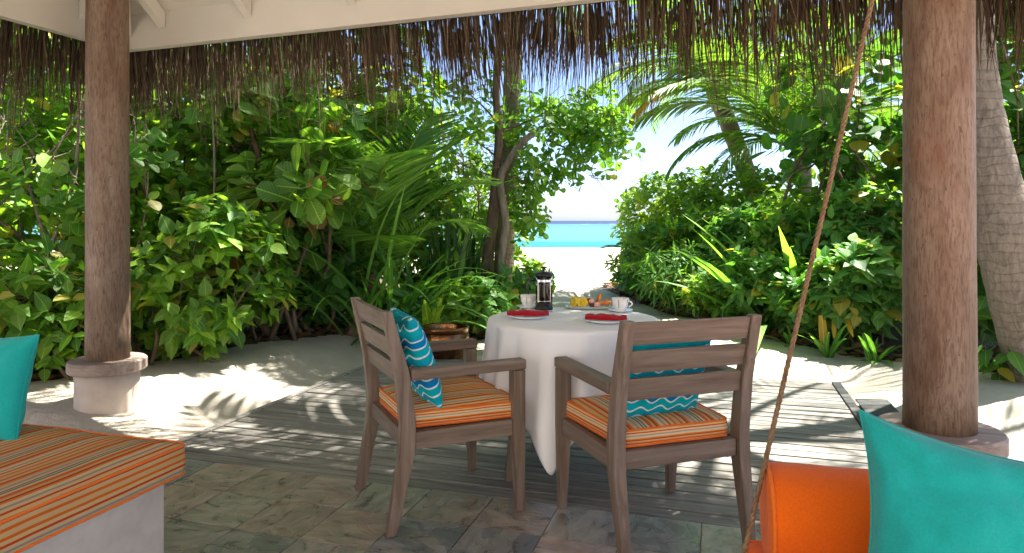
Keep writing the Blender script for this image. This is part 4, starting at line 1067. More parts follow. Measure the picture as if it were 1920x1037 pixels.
# ------------------------------------------------------------------ strap-leaf clumps and palms
def strap_mesh(L_, w, lean, curl, name='leaf', seed=0, fold=0.25, nseg=9, lv=0.5):
    V = []; uv = []; ang = lean; p = np.array([0.0, 0.0])
    ds = L_ / nseg; r = random.Random(seed)
    for i in range(nseg + 1):
        t = i / nseg; ww = w * (0.55 + 0.9 * math.sin(math.pi * min(1, 0.15 + t * 0.55))) * (1 - t ** 3.5) * 0.62 + 0.0008
        V += [(-ww, p[0] - fold * ww * 0.3, p[1] + fold * ww), (0, p[0], p[1]), (ww, p[0] - fold * ww * 0.3, p[1] + fold * ww)]; uv += [(-0.2 * ww / w, t, 0), (0, t, 0), (0.2 * ww / w, t, 0)]
        ang += curl * ds / L_ * (0.4 + 1.2 * t) + r.gauss(0, 0.03)
        p = p + ds * np.array([math.sin(ang), math.cos(ang)])
    Q = []
    for k in range(nseg): a = 3 * k; Q += [(a, a + 1, a + 4, a + 3), (a + 1, a + 2, a + 5, a + 4)]
    return np_mesh(name, np.array(V), np.array(Q), None, {'lv': ('FLOAT', np.full(len(V), lv)), 'luv': ('FLOAT_VECTOR', np.array(uv))})
def strap_clump(name, label, cat, x, y, n_, L_, w, mat, seed, lean=(5, 55), curl=(0.3, 1.6), base_r=0.08, group=None, z=None, az=None, lvr=(0.15, 0.85)):
    r = random.Random(seed); zb = gz(x, y) if z is None else z; root = empty(name, (x, y, zb)); tag(root, label, cat, group)
    ms = []
    for k in range(10):
        me = strap_mesh(1.0, w / L_, rad(lean[0] + (lean[1] - lean[0]) * k / 9), curl[0] + (curl[1] - curl[0]) * r.random(), 'leaf', seed + k, lv=lvr[0] + (lvr[1] - lvr[0]) * r.random())
        me.materials.append(MAT[mat]); ms.append(me)
    for i in range(n_):
        k = r.randrange(10); a = r.uniform(0, 6.283) if az is None else rad(r.uniform(*az)); o = link('leaf', ms[k], None, root)
        o.rotation_euler = (r.gauss(0, 0.06), r.gauss(0, 0.06), a); s_ = L_ * r.uniform(0.6, 1.1); o.scale = (s_ * r.uniform(0.8, 1.1), s_, s_)
        o.location = (base_r * r.gauss(0, 0.6), base_r * r.gauss(0, 0.6), -0.02)
    return root
FR = {}
def frond_mesh(kind, mat):
    """unit frond: rachis leaves the origin along +Y rising, then arches; leaflets hang on both sides"""
    if (kind, mat) in FR: return FR[(kind, mat)]
    el, cur, nl, ll, hang, lw, seed = kind
    r = random.Random(seed); n_ = 26; pts = []; a = rad(el); p = Vector((0, 0, 0))
    for i in range(n_ + 1):
        pts.append(p.copy()); a -= cur / n_ * (0.5 + i / n_); p = p + Vector((0, math.cos(a), math.sin(a))) / n_
    m = MB(); m.tube(pts, [0.014 * (1 - 0.85 * i / n_) + 0.0015 for i in range(n_ + 1)], 5)
    V = [Vector(v) for v in m.v]; Q = [f for f in m.f if len(f) == 4]; lvs = [0.75] * len(V); uv = [(0, 0, 0)] * len(V)
    for i in range(nl):
        t = 0.14 + 0.86 * i / (nl - 1); fi = t * n_; k = min(n_ - 1, int(fi)); c = pts[k].lerp(pts[k + 1], fi - k); d = (pts[k + 1] - pts[k]).normalized()
        upv = Vector((1, 0, 0)).cross(d).normalized(); env = ll * (math.sin(math.pi * (0.12 + 0.80 * t)) ** 0.7) * r.uniform(0.9, 1.08)
        for sx in (-1, 1):
            if r.random() < 0.03: continue
            fw = 0.55 + 0.5 * t + r.gauss(0, 0.06)
            dr = (Vector((sx, 0, 0)) + d * fw + upv * (0.30 - 0.3 * t) + Vector((0, 0, r.gauss(0, 0.05)))).normalized()
            q_ = c.copy(); lv = min(0.95, max(0, r.gauss(0.45, 0.18))); K = 4; b0_ = len(V); wdir = d * 0.85 + upv * 0.35
            for s_ in range(K + 1):
                u = s_ / K; ww = lw * (math.sin(math.pi * (0.15 + 0.85 * u)) * 0.9 + 0.06)
                V += [q_ - wdir * ww, q_ + wdir * ww]; lvs += [lv] * 2; uv += [(-0.1, u, 0), (0.1, u, 0)]
                dr = (dr + Vector((0, 0, -hang * (0.25 + 0.5 * u)))).normalized(); q_ = q_ + dr * env / K
            for s_ in range(K): b = b0_ + 2 * s_; Q.append((b, b + 1, b + 3, b + 2))
    me = np_mesh('frond', np.array([tuple(v) for v in V]), np.array(Q), None, {'lv': ('FLOAT', np.array(lvs)), 'luv': ('FLOAT_VECTOR', np.array(uv))}, sm=False)
    me.materials.append(MAT[mat]); FR[(kind, mat)] = me; return me
#            elevation, arch, leaflets, leaflet length, hang, leaflet half width, seed
COCO = [(48, 1.5, 60, 0.30, 0.34, 0.0068, 1), (30, 1.7, 60, 0.30, 0.42, 0.0068, 2), (68, 1.1, 60, 0.28, 0.25, 0.0068, 3), (10, 1.3, 60, 0.28, 0.55, 0.0068, 4)]
ARECA = [(72, 1.3, 44, 0.34, 0.14, 0.0078, 5), (60, 1.6, 44, 0.34, 0.20, 0.0078, 6), (82, 0.9, 44, 0.32, 0.12, 0.0078, 7)]
def fronds(root, base, spec, L_, mat, seed, kinds=COCO):
    r = random.Random(seed)
    for az, el, ln in spec:                                        # azimuth (deg, 0 = away from camera, 90 = right), elevation, length factor
        k = min(kinds, key=lambda q_: abs(q_[0] - el) + r.uniform(0, 4)); o = link('frond', frond_mesh(k, mat), None, root)
        o.location = base; o.rotation_mode = 'ZYX'; o.rotation_euler = (rad(el - k[0]), r.uniform(-0.2, 0.2), rad(-az)); o.scale = (L_ * ln,) * 3
        o.rotation_mode = 'QUATERNION'; o.rotation_quaternion = (Matrix.Rotation(rad(-az), 3, 'Z') @ Matrix.Rotation(rad(el - k[0]), 3, 'X') @ Matrix.Rotation(r.uniform(-0.25, 0.25), 3, 'Y')).to_quaternion()
def trunk_tube(pts, rs, root, mat, name='trunk', seg=18, ringed=0.0, n_=40):
    P0 = Vector(root.location); pts = [Vector(p) - P0 for p in pts]; out = []; rr = []
    for i in range(n_ + 1):
        t = i / n_ * (len(pts) - 1); k = min(len(pts) - 2, int(t)); f = t - k
        p_ = [pts[max(k - 1, 0)], pts[k], pts[k + 1], pts[min(k + 2, len(pts) - 1)]]
        c = 0.5 * ((2 * p_[1]) + (p_[2] - p_[0]) * f + (2 * p_[0] - 5 * p_[1] + 4 * p_[2] - p_[3]) * f * f + (3 * p_[1] - p_[0] - 3 * p_[2] + p_[3]) * f ** 3)
        r0 = rs[k] * (1 - f) + rs[k + 1] * f
        out.append(c); rr.append(r0 * (1 + (ringed * (1 if i % 2 else -1)) + 0.03 * fbm(i * 0.4, 1.3, r0 * 10)))
    m = MB(); m.tube(out, rr, seg); return m.build(name, mat, root, True)

# ================================================================== hedge on the daybed side
G1 = 'shrubs along the hedge'
# tall shrubs (front row)
shrub('broadleaf_shrub', 'tall leafy shrub with tangled pale branches behind the daybed pillow', 'shrub', PX(60, 5.6), 5.75, (1.15, 0.75, 3.1), 0.25, 560, 6, 0.108, 'round', 'leaf_hedge', 300, 21, G1, 'bark_grey', 14, 200, gap=0.38, lvm=0.55, lvs=0.3)
shrub('vine_shrub', 'shrub with toothed heart leaves hanging down to the sand beside the plaster plinth', 'shrub', PX(330, 5.2), 5.5, (0.75, 0.55, 1.3), 0.05, 400, 5, 0.115, 'heart', 'leaf_hedge', 300, 22, G1, 'bark_brown', 7, 60, gap=0.3, droop=0.30, lvm=0.55, lvs=0.3)
shrub('broadleaf_shrub', 'tall shrub with round leaves and bare brown stems between plinth and big-leaved shrub', 'shrub', PX(330, 6.2), 6.35, (0.85, 0.55, 3.0), 0.9, 340, 6, 0.108, 'round', 'leaf_hedge', 220, 23, G1, 'bark_brown', 10, 100, gap=0.4, lvm=0.55, lvs=0.3)
ALMOND = shrub('sea_almond_shrub', 'shrub with big paddle leaves in rosettes, some turning brown', 'shrub', PX(525, 6.2), 6.45, (0.80, 0.50, 2.55), 0.75, 62, 8, 0.26, 'obovate', 'leaf_broad', 300, 24, None, 'bark_brown', 7, 40, gap=0.0, odd=0.05, stem_r=0.026, tilt=(50, 85), lvm=0.48)
shrub('undergrowth_shrub', 'low round-leaved shrub at the foot of the big-leaved shrub', 'shrub', PX(560, 6.7), 6.85, (0.75, 0.42, 1.15), 0.08, 330, 5, 0.12, 'round', 'leaf_dark', 260, 25, G1, 'bark_brown', 8, 60, gap=0.22, droop=0.5)
shrub('undergrowth_shrub', 'low heart-leaved shrub between plinth and big-leaved shrub', 'shrub', PX(450, 6.2), 6.35, (0.6, 0.40, 1.2), 0.10, 260, 5, 0.125, 'heart', 'leaf_hedge', 220, 26, G1, 'bark_brown', 8, 50, gap=0.25, droop=0.5)
shrub('undergrowth_shrub', 'low leafy shrub crowding up to the plaster plinth behind the daybed', 'shrub', PX(95, 4.75), 4.85, (0.42, 0.32, 0.85), 0.03, 130, 5, 0.125, 'ovate', 'leaf_hedge', 260, 27, G1, 'bark_brown', 7, 40, gap=0.2, droop=0.35, lvm=0.5, odd=0.05)
shrub('undergrowth_shrub', 'low heart-leaved shrub behind the pillow of the daybed', 'shrub', PX(-20, 4.7), 4.7, (0.55, 0.4, 1.0), 0.03, 150, 5, 0.13, 'heart', 'leaf_hedge', 200, 28, G1, 'bark_brown', 7, 40, gap=0.2, droop=0.35, lvm=0.5)
shrub('undergrowth_shrub', 'bright leafy shrub deep in the hedge behind the vine shrub', 'shrub', PX(250, 6.9), 6.95, (0.8, 0.35, 2.0), 0.1, 260, 6, 0.13, 'ovate', 'leaf_bright', 60, 29, G1, 'bark_grey', 7, 50, gap=0.15, lvm=0.6)
shrub('undergrowth_shrub', 'bright leafy shrub deep in the hedge behind the big-leaved shrub', 'shrub', PX(520, 7.3), 7.35, (0.95, 0.35, 2.3), 0.1, 300, 6, 0.13, 'ovate', 'leaf_bright', 60, 30, G1, 'bark_grey', 7, 50, gap=0.15, lvm=0.6)
# second row and tall crowns behind
shrub('hedge_tree', 'dense tree with glowing yellow-green leaves behind the daybed shrub', 'tree', PX(60, 7.4), 7.5, (1.6, 0.9, 4.0), 1.4, 480, 6, 0.15, 'round', 'leaf_bright', 160, 31, 'trees behind the hedge', 'bark_grey', 7, 120, gap=0.42, stem_r=0.035, lvm=0.55)
shrub('hedge_tree', 'dense tree with glowing broad leaves behind the vine shrub', 'tree', PX(400, 7.6), 7.7, (1.35, 0.8, 4.0), 1.2, 360, 6, 0.19, 'obovate', 'leaf_bright', 200, 32, 'trees behind the hedge', 'bark_brown', 7, 110, gap=0.42, stem_r=0.035, lvm=0.55)
shrub('hedge_tree', 'dense tree with dark round leaves behind the feathery palm', 'tree', PX(640, 8.8), 8.9, (1.3, 0.8, 4.2), 0.8, 400, 6, 0.17, 'round', 'leaf_bright', 120, 33, 'trees behind the hedge', 'bark_brown', 7, 100, gap=0.28, stem_r=0.035, lvm=0.4)
shrub('thicket', 'dark green thicket filling the hedge behind the shrubs', 'thicket', PX(120, 9.4), 9.6, (2.5, 0.8, 3.6), 0.1, 700, 6, 0.17, 'small', 'leaf_bright', 0, 34, 'thickets deep in the hedge', 'bark_brown', 12, 120, gap=0.20, stem_r=0.03)
shrub('thicket', 'dark green thicket filling the hedge behind the feathery palm', 'thicket', PX(580, 10.4), 10.6, (2.0, 0.8, 3.6), 0.1, 620, 6, 0.17, 'small', 'leaf_bright', 0, 35, 'thickets deep in the hedge', 'bark_brown', 12, 120, gap=0.22, stem_r=0.03)
shrub('thicket', 'dark green thicket beside the daybed seen between shrub and column', 'thicket', -6.2, 6.6, (1.6, 1.2, 3.6), 0.1, 500, 6, 0.17, 'round', 'leaf_bright', 0, 36, 'thickets deep in the hedge', 'bark_brown', 12, 80, gap=0.2, stem_r=0.03)
shrub('thicket', 'twiggy yellow-green thicket behind the sword-leaf plants', 'thicket', PX(800, 9.4), 9.5, (0.9, 0.6, 3.0), 0.1, 330, 6, 0.12, 'small', 'leaf_bright', 60, 37, 'thickets deep in the hedge', 'bark_grey', 14, 200, gap=0.22, stem_r=0.02, odd=0.06)
shrub('thicket', 'twiggy yellow-green thicket behind the twin trunk', 'thicket', PX(925, 9.7), 9.8, (0.52, 0.6, 2.6), 0.1, 270, 6, 0.11, 'small', 'leaf_bright', 60, 38, 'thickets deep in the hedge', 'bark_grey', 12, 170, gap=0.2, stem_r=0.016, odd=0.06)
shrub('thicket', 'dense low thicket hiding the sea between feathery palm and twin trunk', 'thicket', PX(815, 8.6), 8.7, (0.72, 0.4, 1.75), 0.05, 330, 6, 0.13, 'ovate', 'leaf_hedge', 120, 39, 'thickets deep in the hedge', 'bark_brown', 10, 60, gap=0.12, stem_r=0.012)
# slim bare trunks in the hedge
def bare_trunk(label, pts, rs, mat='bark_brown', name='bare_sapling'):
    p = [P(*q_) for q_ in pts]; root = empty(name, (p[0].x, p[0].y, 0)); p[0].z = min(p[0].z, gz(p[0].x, p[0].y) - 0.05) if p[0].z < 0.35 else p[0].z
    tag(root, label, 'sapling', 'bare stems in the hedge'); trunk_tube(p, rs, root, mat, 'trunk', 10); return root
bare_trunk('thick bare brown trunk leaning out of the hedge beside the column', [(372, 660, 6.1), (335, 460, 6.1), (280, 360, 6.1), (228, 270, 6.2), (150, 190, 6.3)], [0.055, 0.05, 0.046, 0.04, 0.03])
bare_trunk('upright twisted brown trunk in the big-leaved shrub', [(500, 650, 6.5), (488, 500, 6.4), (474, 400, 6.35), (490, 330, 6.3), (470, 240, 6.3)], [0.035, 0.033, 0.035, 0.03, 0.02])
bare_trunk('thin straight brown stem between vine shrub and big-leaved shrub', [(420, 660, 6.3), (412, 500, 6.3), (405, 330, 6.3), (398, 180, 6.3)], [0.02, 0.02, 0.018, 0.014])
bare_trunk('thin pale stem hanging past the vine shrub', [(383, 680, 5.9), (392, 480, 5.9), (402, 340, 5.9), (396, 170, 5.9)], [0.010, 0.009, 0.009, 0.007], 'bark_grey')
bare_trunk('slender mottled stem rising behind the side-on armchair', [(560, 655, 6.55), (545, 520, 6.6), (552, 410, 6.6), (540, 300, 6.6)], [0.022, 0.02, 0.02, 0.014], 'bark_grey')
bare_trunk('long pale stem leaning in front of the daybed shrub', [(20, 650, 5.2), (90, 480, 5.3), (140, 330, 5.4), (150, 150, 5.4)], [0.018, 0.016, 0.015, 0.012], 'bark_grey')
bare_trunk('crooked dark stem crossing the daybed shrub', [(150, 700, 5.2), (95, 520, 5.3), (20, 430, 5.4), (-60, 380, 5.4)], [0.02, 0.018, 0.014, 0.01], 'bark_brown')
stp = empty('tree_stump', (PX(672, 6.75), 6.75, gz(PX(672, 6.75), 6.75))); tag(stp, 'rough brown stump leaning in the strap-leaf plants behind the armchair', 'stump')
trunk_tube([P(650, 655, 6.75), P(672, 610, 6.75), P(690, 560, 6.8), P(697, 515, 6.85)], [0.10, 0.085, 0.085, 0.07], stp, 'bark_brown', 'trunk', 14, 0.05, 24)

# feathery palm
pl_ = (PX(700, 7.3), 7.3); root = empty('feather_palm', (pl_[0], pl_[1], gz(*pl_))); tag(root, 'feathery palm with arching fronds rising from the hedge behind the side-on armchair', 'palm')
fronds(root, (0, 0, 0.35), [(-105, 76, 0.95), (-75, 80, 1.05), (-40, 78, 1.1), (95, 74, 0.85), (60, 78, 1.0), (150, 74, 1.0), (190, 74, 1.05), (-140, 70, 0.95), (120, 66, 0.75), (-160, 68, 1.0), (20, 84, 1.1), (-95, 64, 0.9), (170, 58, 0.75), (-120, 60, 0.85)], 2.15, 'palm_leaf', 3, ARECA)
for k, (a, b) in enumerate([(0.04, 0.03), (-0.05, 0.02), (0.01, -0.05)]): trunk_tube([Vector((pl_[0] + a, pl_[1] + b, -0.05)), Vector((pl_[0] + a * 0.7, pl_[1] + b * 0.7, 0.5))], [0.03, 0.022], root, 'bark_brown', 'stem', 8, 0, 8)
# strap-leaf plants
strap_clump('strap_leaf_plant', 'tall grassy strap-leaf plant beside the stump', 'plant', PX(705, 6.85), 6.95, 95, 1.65, 0.028, 'strap_leaf', 41, (3, 48), (0.5, 1.9), 0.20)
strap_clump('strap_leaf_plant', 'grassy strap-leaf plant arching over the copper pot', 'plant', PX(770, 6.9), 7.1, 60, 1.25, 0.030, 'strap_leaf', 42, (5, 55), (0.6, 2.0), 0.16)
strap_clump('sword_plant', 'stiff dark sword-leaf plant standing behind the pot', 'plant', PX(832, 7.5), 7.5, 30, 1.35, 0.040, 'strap_dark', 43, (1, 20), (0.0, 0.35), 0.14)
strap_clump('sword_plant', 'stiff dark sword-leaf plant between the pot and the twin trunk', 'plant', PX(872, 7.9), 7.9, 22, 1.2, 0.038, 'strap_dark', 44, (1, 22), (0.0, 0.4), 0.14)
strap_clump('lily_plant', 'bright lime lily leaves fanning behind the copper pot', 'plant', PX(802, 6.55), 6.55, 9, 0.62, 0.060, 'strap_lime', 45, (8, 50), (0.3, 1.0), 0.04)
strap_clump('lily_plant', 'bright lime lily leaves arching beside the twin trunk over the beach path', 'plant', PX(955, 8.3), 8.3, 20, 0.95, 0.085, 'strap_lime', 46, (10, 62), (0.5, 1.6), 0.06)
# low cover
for i, (px, d, rx, h, tp, mt_, lab, nobj) in enumerate([
    (735, 6.85, 0.42, 0.55, 'small', 'leaf_cool', 'low leafy plant between stump and copper pot', 160),
    (850, 7.35, 0.50, 0.62, 'round', 'leaf_bright', 'low pale-leaved plant behind the copper pot', 260),
    (905, 7.35, 0.40, 0.60, 'heart', 'leaf_cool', 'low heart-leaved plant between copper pot and tablecloth', 240),
    (960, 7.9, 0.42, 0.66, 'heart', 'leaf_cool', 'low vine plant at the foot of the twin trunk', 200),
    (985, 9.3, 0.42, 0.75, 'heart', 'leaf_bright', 'low vine plant spilling towards the beach path behind the coffee press', 120)]):
    shrub('ground_plant', lab, 'plant', PX(px, d), d, (rx, 0.32, h), 0.02, 130, 5, 0.115, tp, mt_, nobj, 50 + i, 'low plants along the sand', 'bark_brown', 5, 20, gap=0.1, droop=0.45, stem_r=0.006)

# twin-trunked tree with spreading branch over the path, palm trunk behind it
tw = P(920, 560, 8.2); root = empty('spreading_tree', (tw.x, tw.y, gz(tw.x, tw.y))); tag(root, 'twin-trunked tree spreading small-leaved branches over the beach path', 'tree')
trunk_tube([P(908, 640, 8.2), P(915, 480, 8.2), P(925, 400, 8.2), P(932, 320, 8.2), P(935, 250, 8.2), P(930, 160, 8.2), P(940, 40, 8.2)], [0.085, 0.075, 0.07, 0.062, 0.05, 0.045, 0.035], root, 'bark_brown', 'trunk', 14)
trunk_tube([P(930, 640, 8.1), P(940, 480, 8.05), P(948, 420, 8.05), P(938, 340, 8.1), P(955, 300, 8.1), P(985, 262, 8.1), P(1003, 250, 8.1)], [0.055, 0.05, 0.048, 0.045, 0.042, 0.04, 0.034], root, 'bark_grey', 'trunk', 12)
tb_ = MB(); R0 = Vector(root.location); rnd = random.Random(5)
ends = []
for a, b, r_ in [((1000, 250, 8.1), (1090, 215, 8.3), 0.020), ((1000, 252, 8.1), (1085, 300, 8.2), 0.018), ((938, 250, 8.2), (1060, 190, 8.4), 0.018), ((1085, 300, 8.2), (1160, 265, 8.3), 0.010), ((1090, 215, 8.3), (1170, 240, 8.4), 0.010),
                 ((1085, 300, 8.2), (1120, 335, 8.2), 0.007), ((1060, 190, 8.4), (1150, 150, 8.5), 0.010), ((935, 300, 8.2), (880, 250, 8.2), 0.014), ((935, 240, 8.2), (860, 160, 8.3), 0.016), ((925, 330, 8.2), (850, 300, 8.2), 0.010), ((950, 330, 8.1), (1010, 360, 8.1), 0.009), ((940, 300, 8.1), (1000, 400, 8.2), 0.008)]:
    p_, rr = bent(P(*a) - R0, P(*b) - R0, r_, 0.06, 7, rnd); tb_.tube(p_, rr, 6); ends += p_[2:]
for _ in range(150):
    s_ = rnd.choice(ends); e2 = s_ + Vector((rnd.gauss(0.05, 0.16), rnd.gauss(0, 0.16), rnd.gauss(0, 0.14))); p_, rr = bent(s_, e2, 0.005, 0.12, 4, rnd); tb_.tube(p_, rr, 4, False)
tb_.build('branches', 'bark_brown', root, True)
def crown(root, blobs, per, leaf, tpl, mat, n_obj, seed, tilt=(35, 80), droop=0.15, lvm=0.4, odd=0.01):
    r = np.random.default_rng(seed); PA = []; CE = []
    for (px, py, d, a, b, c_, n_) in blobs:                        # centre pixel, depth, half sizes in metres, clusters
        g = r.normal(0, 0.5, (n_, 3)); g = g / np.maximum(1, np.linalg.norm(g, axis=1, keepdims=True)); ctr = np.array(P(px, py, d)); PA.append(ctr + g * np.array([a, b, c_])); CE.append(np.repeat(ctr[None], n_, 0))
    C = np.concatenate(PA); CE = np.concatenate(CE); ncl = len(C)
    ax = nrm(nrm(C - CE) * 0.7 + np.array([0, 0, 0.5]) + r.normal(0, 0.35, (ncl, 3)))
    k = np.arange(per); ph = k[None] * 2.4 + r.random((ncl, 1)) * 6.28; tl = np.radians(r.uniform(*tilt, (ncl, per)))
    ref = nrm(np.cross(ax, r.normal(0, 1, (ncl, 3)))); ref2 = np.cross(ax, ref)
    D = nrm(ax[:, None] * np.cos(tl)[..., None] + (ref[:, None] * np.cos(ph)[..., None] + ref2[:, None] * np.sin(ph)[..., None]) * np.sin(tl)[..., None] + np.array([0, 0, -droop]))
    sz = leaf * r.uniform(0.6, 1.25, (ncl, per)); pos = (C[:, None] - ax[:, None] * (leaf * 0.15 * (k - per * 0.3))[None, :, None] + D * (sz * 0.1)[..., None]).reshape(-1, 3)
    nh = nrm(ax[:, None] + r.normal(0, 0.25, (ncl, per, 3))).reshape(-1, 3); D = D.reshape(-1, 3); sz = sz.ravel()
    lv = np.clip(np.repeat(r.normal(lvm, 0.14, ncl), per) + r.normal(0, 0.14, ncl * per), 0, 0.92); lv = np.where(r.random(len(lv)) < odd, 0.98, lv)
    P0 = Vector(root.location); rest = leaf_objects(root, P0, tpl, mat, pos, D, nh, sz, lv, n_obj) if n_obj else np.ones(len(pos), bool)
    o = link('crown', leaf_mesh('crown', tpl, pos[rest] - np.array(P0), D[rest], nh[rest], sz[rest], lv[rest]), mat, root); o['kind'] = 'stuff'
    return C - np.array(P0)
crown(root, [(1050, 225, 8.3, 0.75, 0.5, 0.40, 90), (1110, 275, 8.3, 0.55, 0.4, 0.45, 62), (1090, 215, 8.5, 0.6, 0.4, 0.3, 40), (1150, 235, 8.4, 0.30, 0.3, 0.25, 16), (1010, 330, 8.2, 0.45, 0.4, 0.35, 40), (870, 210, 8.4, 0.8, 0.5, 0.8, 70), (990, 390, 8.4, 0.28, 0.3, 0.5, 38)], 7, 0.115, 'obovate', 'leaf_hedge', 240, 61, lvm=0.45)
crown(ALMOND, [(445, 452, 5.75, 0.10, 0.08, 0.05, 2), (585, 345, 5.95, 0.14, 0.1, 0.10, 3), (548, 398, 5.9, 0.12, 0.1, 0.08, 2), (395, 445, 5.85, 0.1, 0.1, 0.1, 1), (610, 250, 6.1, 0.2, 0.1, 0.15, 3), (480, 350, 6.0, 0.3, 0.1, 0.2, 3)], 9, 0.27, 'obovate', 'leaf_broad', 140, 62, tilt=(55, 88), lvm=0.55, odd=0.06)
pt_ = P(945, 560, 8.9); root = empty('coconut_palm', (pt_.x, pt_.y, gz(pt_.x, pt_.y))); tag(root, 'straight palm trunk rising behind the twin-trunked tree', 'palm', 'coconut palms')
trunk_tube([P(938, 640, 8.9), P(945, 480, 8.9), P(955, 300, 8.9), P(962, 100, 8.9), P(966, -160, 8.9)], [0.14, 0.125, 0.12, 0.115, 0.11], root, 'palm_bark_fine', 'trunk', 16, 0.012)
top = P(966, -160, 8.9) - Vector(root.location)
fronds(root, top, [(a, e_, l_) for a, e_, l_ in [(95, 35, 1), (130, 12, 1), (60, 30, 1.05), (175, 30, 1), (-150, 15, 1), (-100, 35, 1), (-60, 15, 1), (-20, 40, 1), (20, 12, 1.05), (0, 65, 0.9), (200, 62, 0.9), (90, 65, 0.9), (-170, 40, 1), (150, 45, 1), (-125, 50, 1), (-80, 20, 1), (45, 50, 1), (165, 8, 1), (150, 38, 1.3), (120, 40, 1.3), (135, 30, 1.25), (205, 38, 1.35)]], 2.8, 'palm_leaf', 9)

# ================================================================== hedge on the other side of the path
root = None
cp = P(1425, 420, 11.5); root = empty('coconut_palm', (P(1450, 560, 11.5).x, 11.5, gz(3, 11.5))); tag(root, 'leaning coconut palm with a frond drooping towards the sea gap', 'palm', 'coconut palms')
trunk_tube([P(1470, 580, 11.5), P(1425, 400, 11.5), P(1395, 310, 11.5), P(1365, 230, 11.5), P(1342, 175, 11.5), P(1330, 120, 11.5)], [0.19, 0.16, 0.15, 0.145, 0.15, 0.12], root, 'palm_bark_fine', 'trunk', 16, 0.015)
top = P(1340, 165, 11.5) - Vector(root.location)
fronds(root, top, [(-92, 22, 0.82), (-70, 40, 0.9), (-110, 52, 0.9), (-50, 65, 0.9), (10, 60, 0.9), (60, 62, 0.95), (95, 45, 0.9), (120, 30, 0.85), (-140, 60, 0.9), (160, 66, 0.9), (85, 12, 0.7), (190, 45, 0.7), (-20, 30, 0.9), (40, 30, 0.9), (-85, 12, 0.8), (-125, 35, 0.85), (105, 62, 1.0), (75, 28, 0.9), (-60, 20, 0.85), (50, 48, 1.1), (115, 40, 1.0), (100, 25, 1.05), (-100, 66, 1.0), (80, 75, 1.0), (130, 52, 1.0), (-130, 48, 0.95)], 2.6, 'palm_leaf', 12)
fronds(root, top, [(-100, 8, 0.75), (130, 5, 0.5)], 2.3, 'palm_leaf_dry', 13)
p2 = P(1510, 420, 10.3); root = empty('coconut_palm', (p2.x, 10.3, gz(p2.x, 10.3))); tag(root, 'young coconut palm with upright yellowish frond stalks behind the sea grape', 'palm', 'coconut palms')
trunk_tube([P(1508, 600, 10.3), P(1508, 420, 10.3), P(1505, 300, 10.3), P(1500, 255, 10.3)], [0.13, 0.12, 0.12, 0.10], root, 'palm_bark_fine', 'trunk', 14, 0.015)
top = P(1500, 285, 10.3) - Vector(root.location)
fronds(root, top, [(-95, 42, 0.85), (-80, 62, 1.0), (-30, 72, 1.1), (30, 75, 1.1), (85, 62, 1.0), (110, 48, 0.9), (150, 70, 0.95), (-150, 72, 1.0), (-110, 25, 0.7), (70, 30, 0.8), (180, 82, 1.0), (0, 55, 0.9), (-70, 50, 1.1), (-100, 55, 1.1), (-125, 60, 1.05), (130, 55, 1.0), (60, 50, 1.05), (100, 70, 1.1), (-50, 80, 1.1), (-85, 32, 0.9)], 2.5, 'palm_leaf', 14)

G2 = 'shrubs by the beach path'
shrub('sea_lettuce_bush', 'bright green bush of paddle leaves beside the sea gap', 'shrub', PX(1280, 11.6), 11.7, (1.15, 0.9, 2.15), 0.15, 620, 7, 0.135, 'obovate', 'leaf_bright', 220, 71, G2, 'bark_grey', 9, 110, gap=0.18, lvm=0.45)
shrub('sea_lettuce_bush', 'bright bush of paddle leaves at the foot of the leaning palm', 'shrub', PX(1390, 10.4), 10.5, (1.10, 0.8, 2.1), 0.15, 560, 7, 0.135, 'obovate', 'leaf_bright', 200, 72, G2, 'bark_grey', 9, 110, gap=0.2, lvm=0.42)
shrub('sea_grape', 'sea grape with large dark round leaves beside the thick column', 'tree', PX(1600, 8.0), 8.2, (1.0, 0.7, 3.6), 1.3, 130, 5, 0.20, 'round', 'leaf_dark', 300, 73, None, 'bark_brown', 8, 70, gap=0.25, odd=0.05, lvm=0.4, stem_r=0.03)
shrub('broadleaf_shrub', 'tall pale green shrub below the sea grape', 'shrub', PX(1600, 8.6), 8.8, (1.25, 0.7, 1.75), 0.2, 380, 6, 0.14, 'ovate', 'leaf_bright', 180, 74, G2, 'bark_brown', 9, 90, gap=0.22, lvm=0.4)
shrub('broadleaf_shrub', 'dark bushy shrub where the beach path bends to the sea', 'shrub', PX(1238, 10.6), 10.7, (0.62, 0.6, 1.25), 0.05, 320, 6, 0.12, 'small', 'leaf_hedge', 160, 75, G2, 'bark_brown', 7, 60, gap=0.12, lvm=0.45)
shrub('thicket', 'thicket closing the hedge behind the young palm', 'thicket', PX(1480, 13.2), 13.4, (2.2, 0.8, 1.9), 0.1, 480, 6, 0.17, 'small', 'leaf_bright', 0, 76, 'thickets deep in the hedge', 'bark_brown', 12, 90, gap=0.2, stem_r=0.03)
shrub('thicket', 'thicket closing the hedge behind the sea grape', 'thicket', PX(1760, 11.0), 11.2, (2.2, 0.9, 2.5), 0.1, 560, 6, 0.18, 'small', 'leaf_bright', 0, 77, 'thickets deep in the hedge', 'bark_brown', 12, 110, gap=0.2, stem_r=0.03)
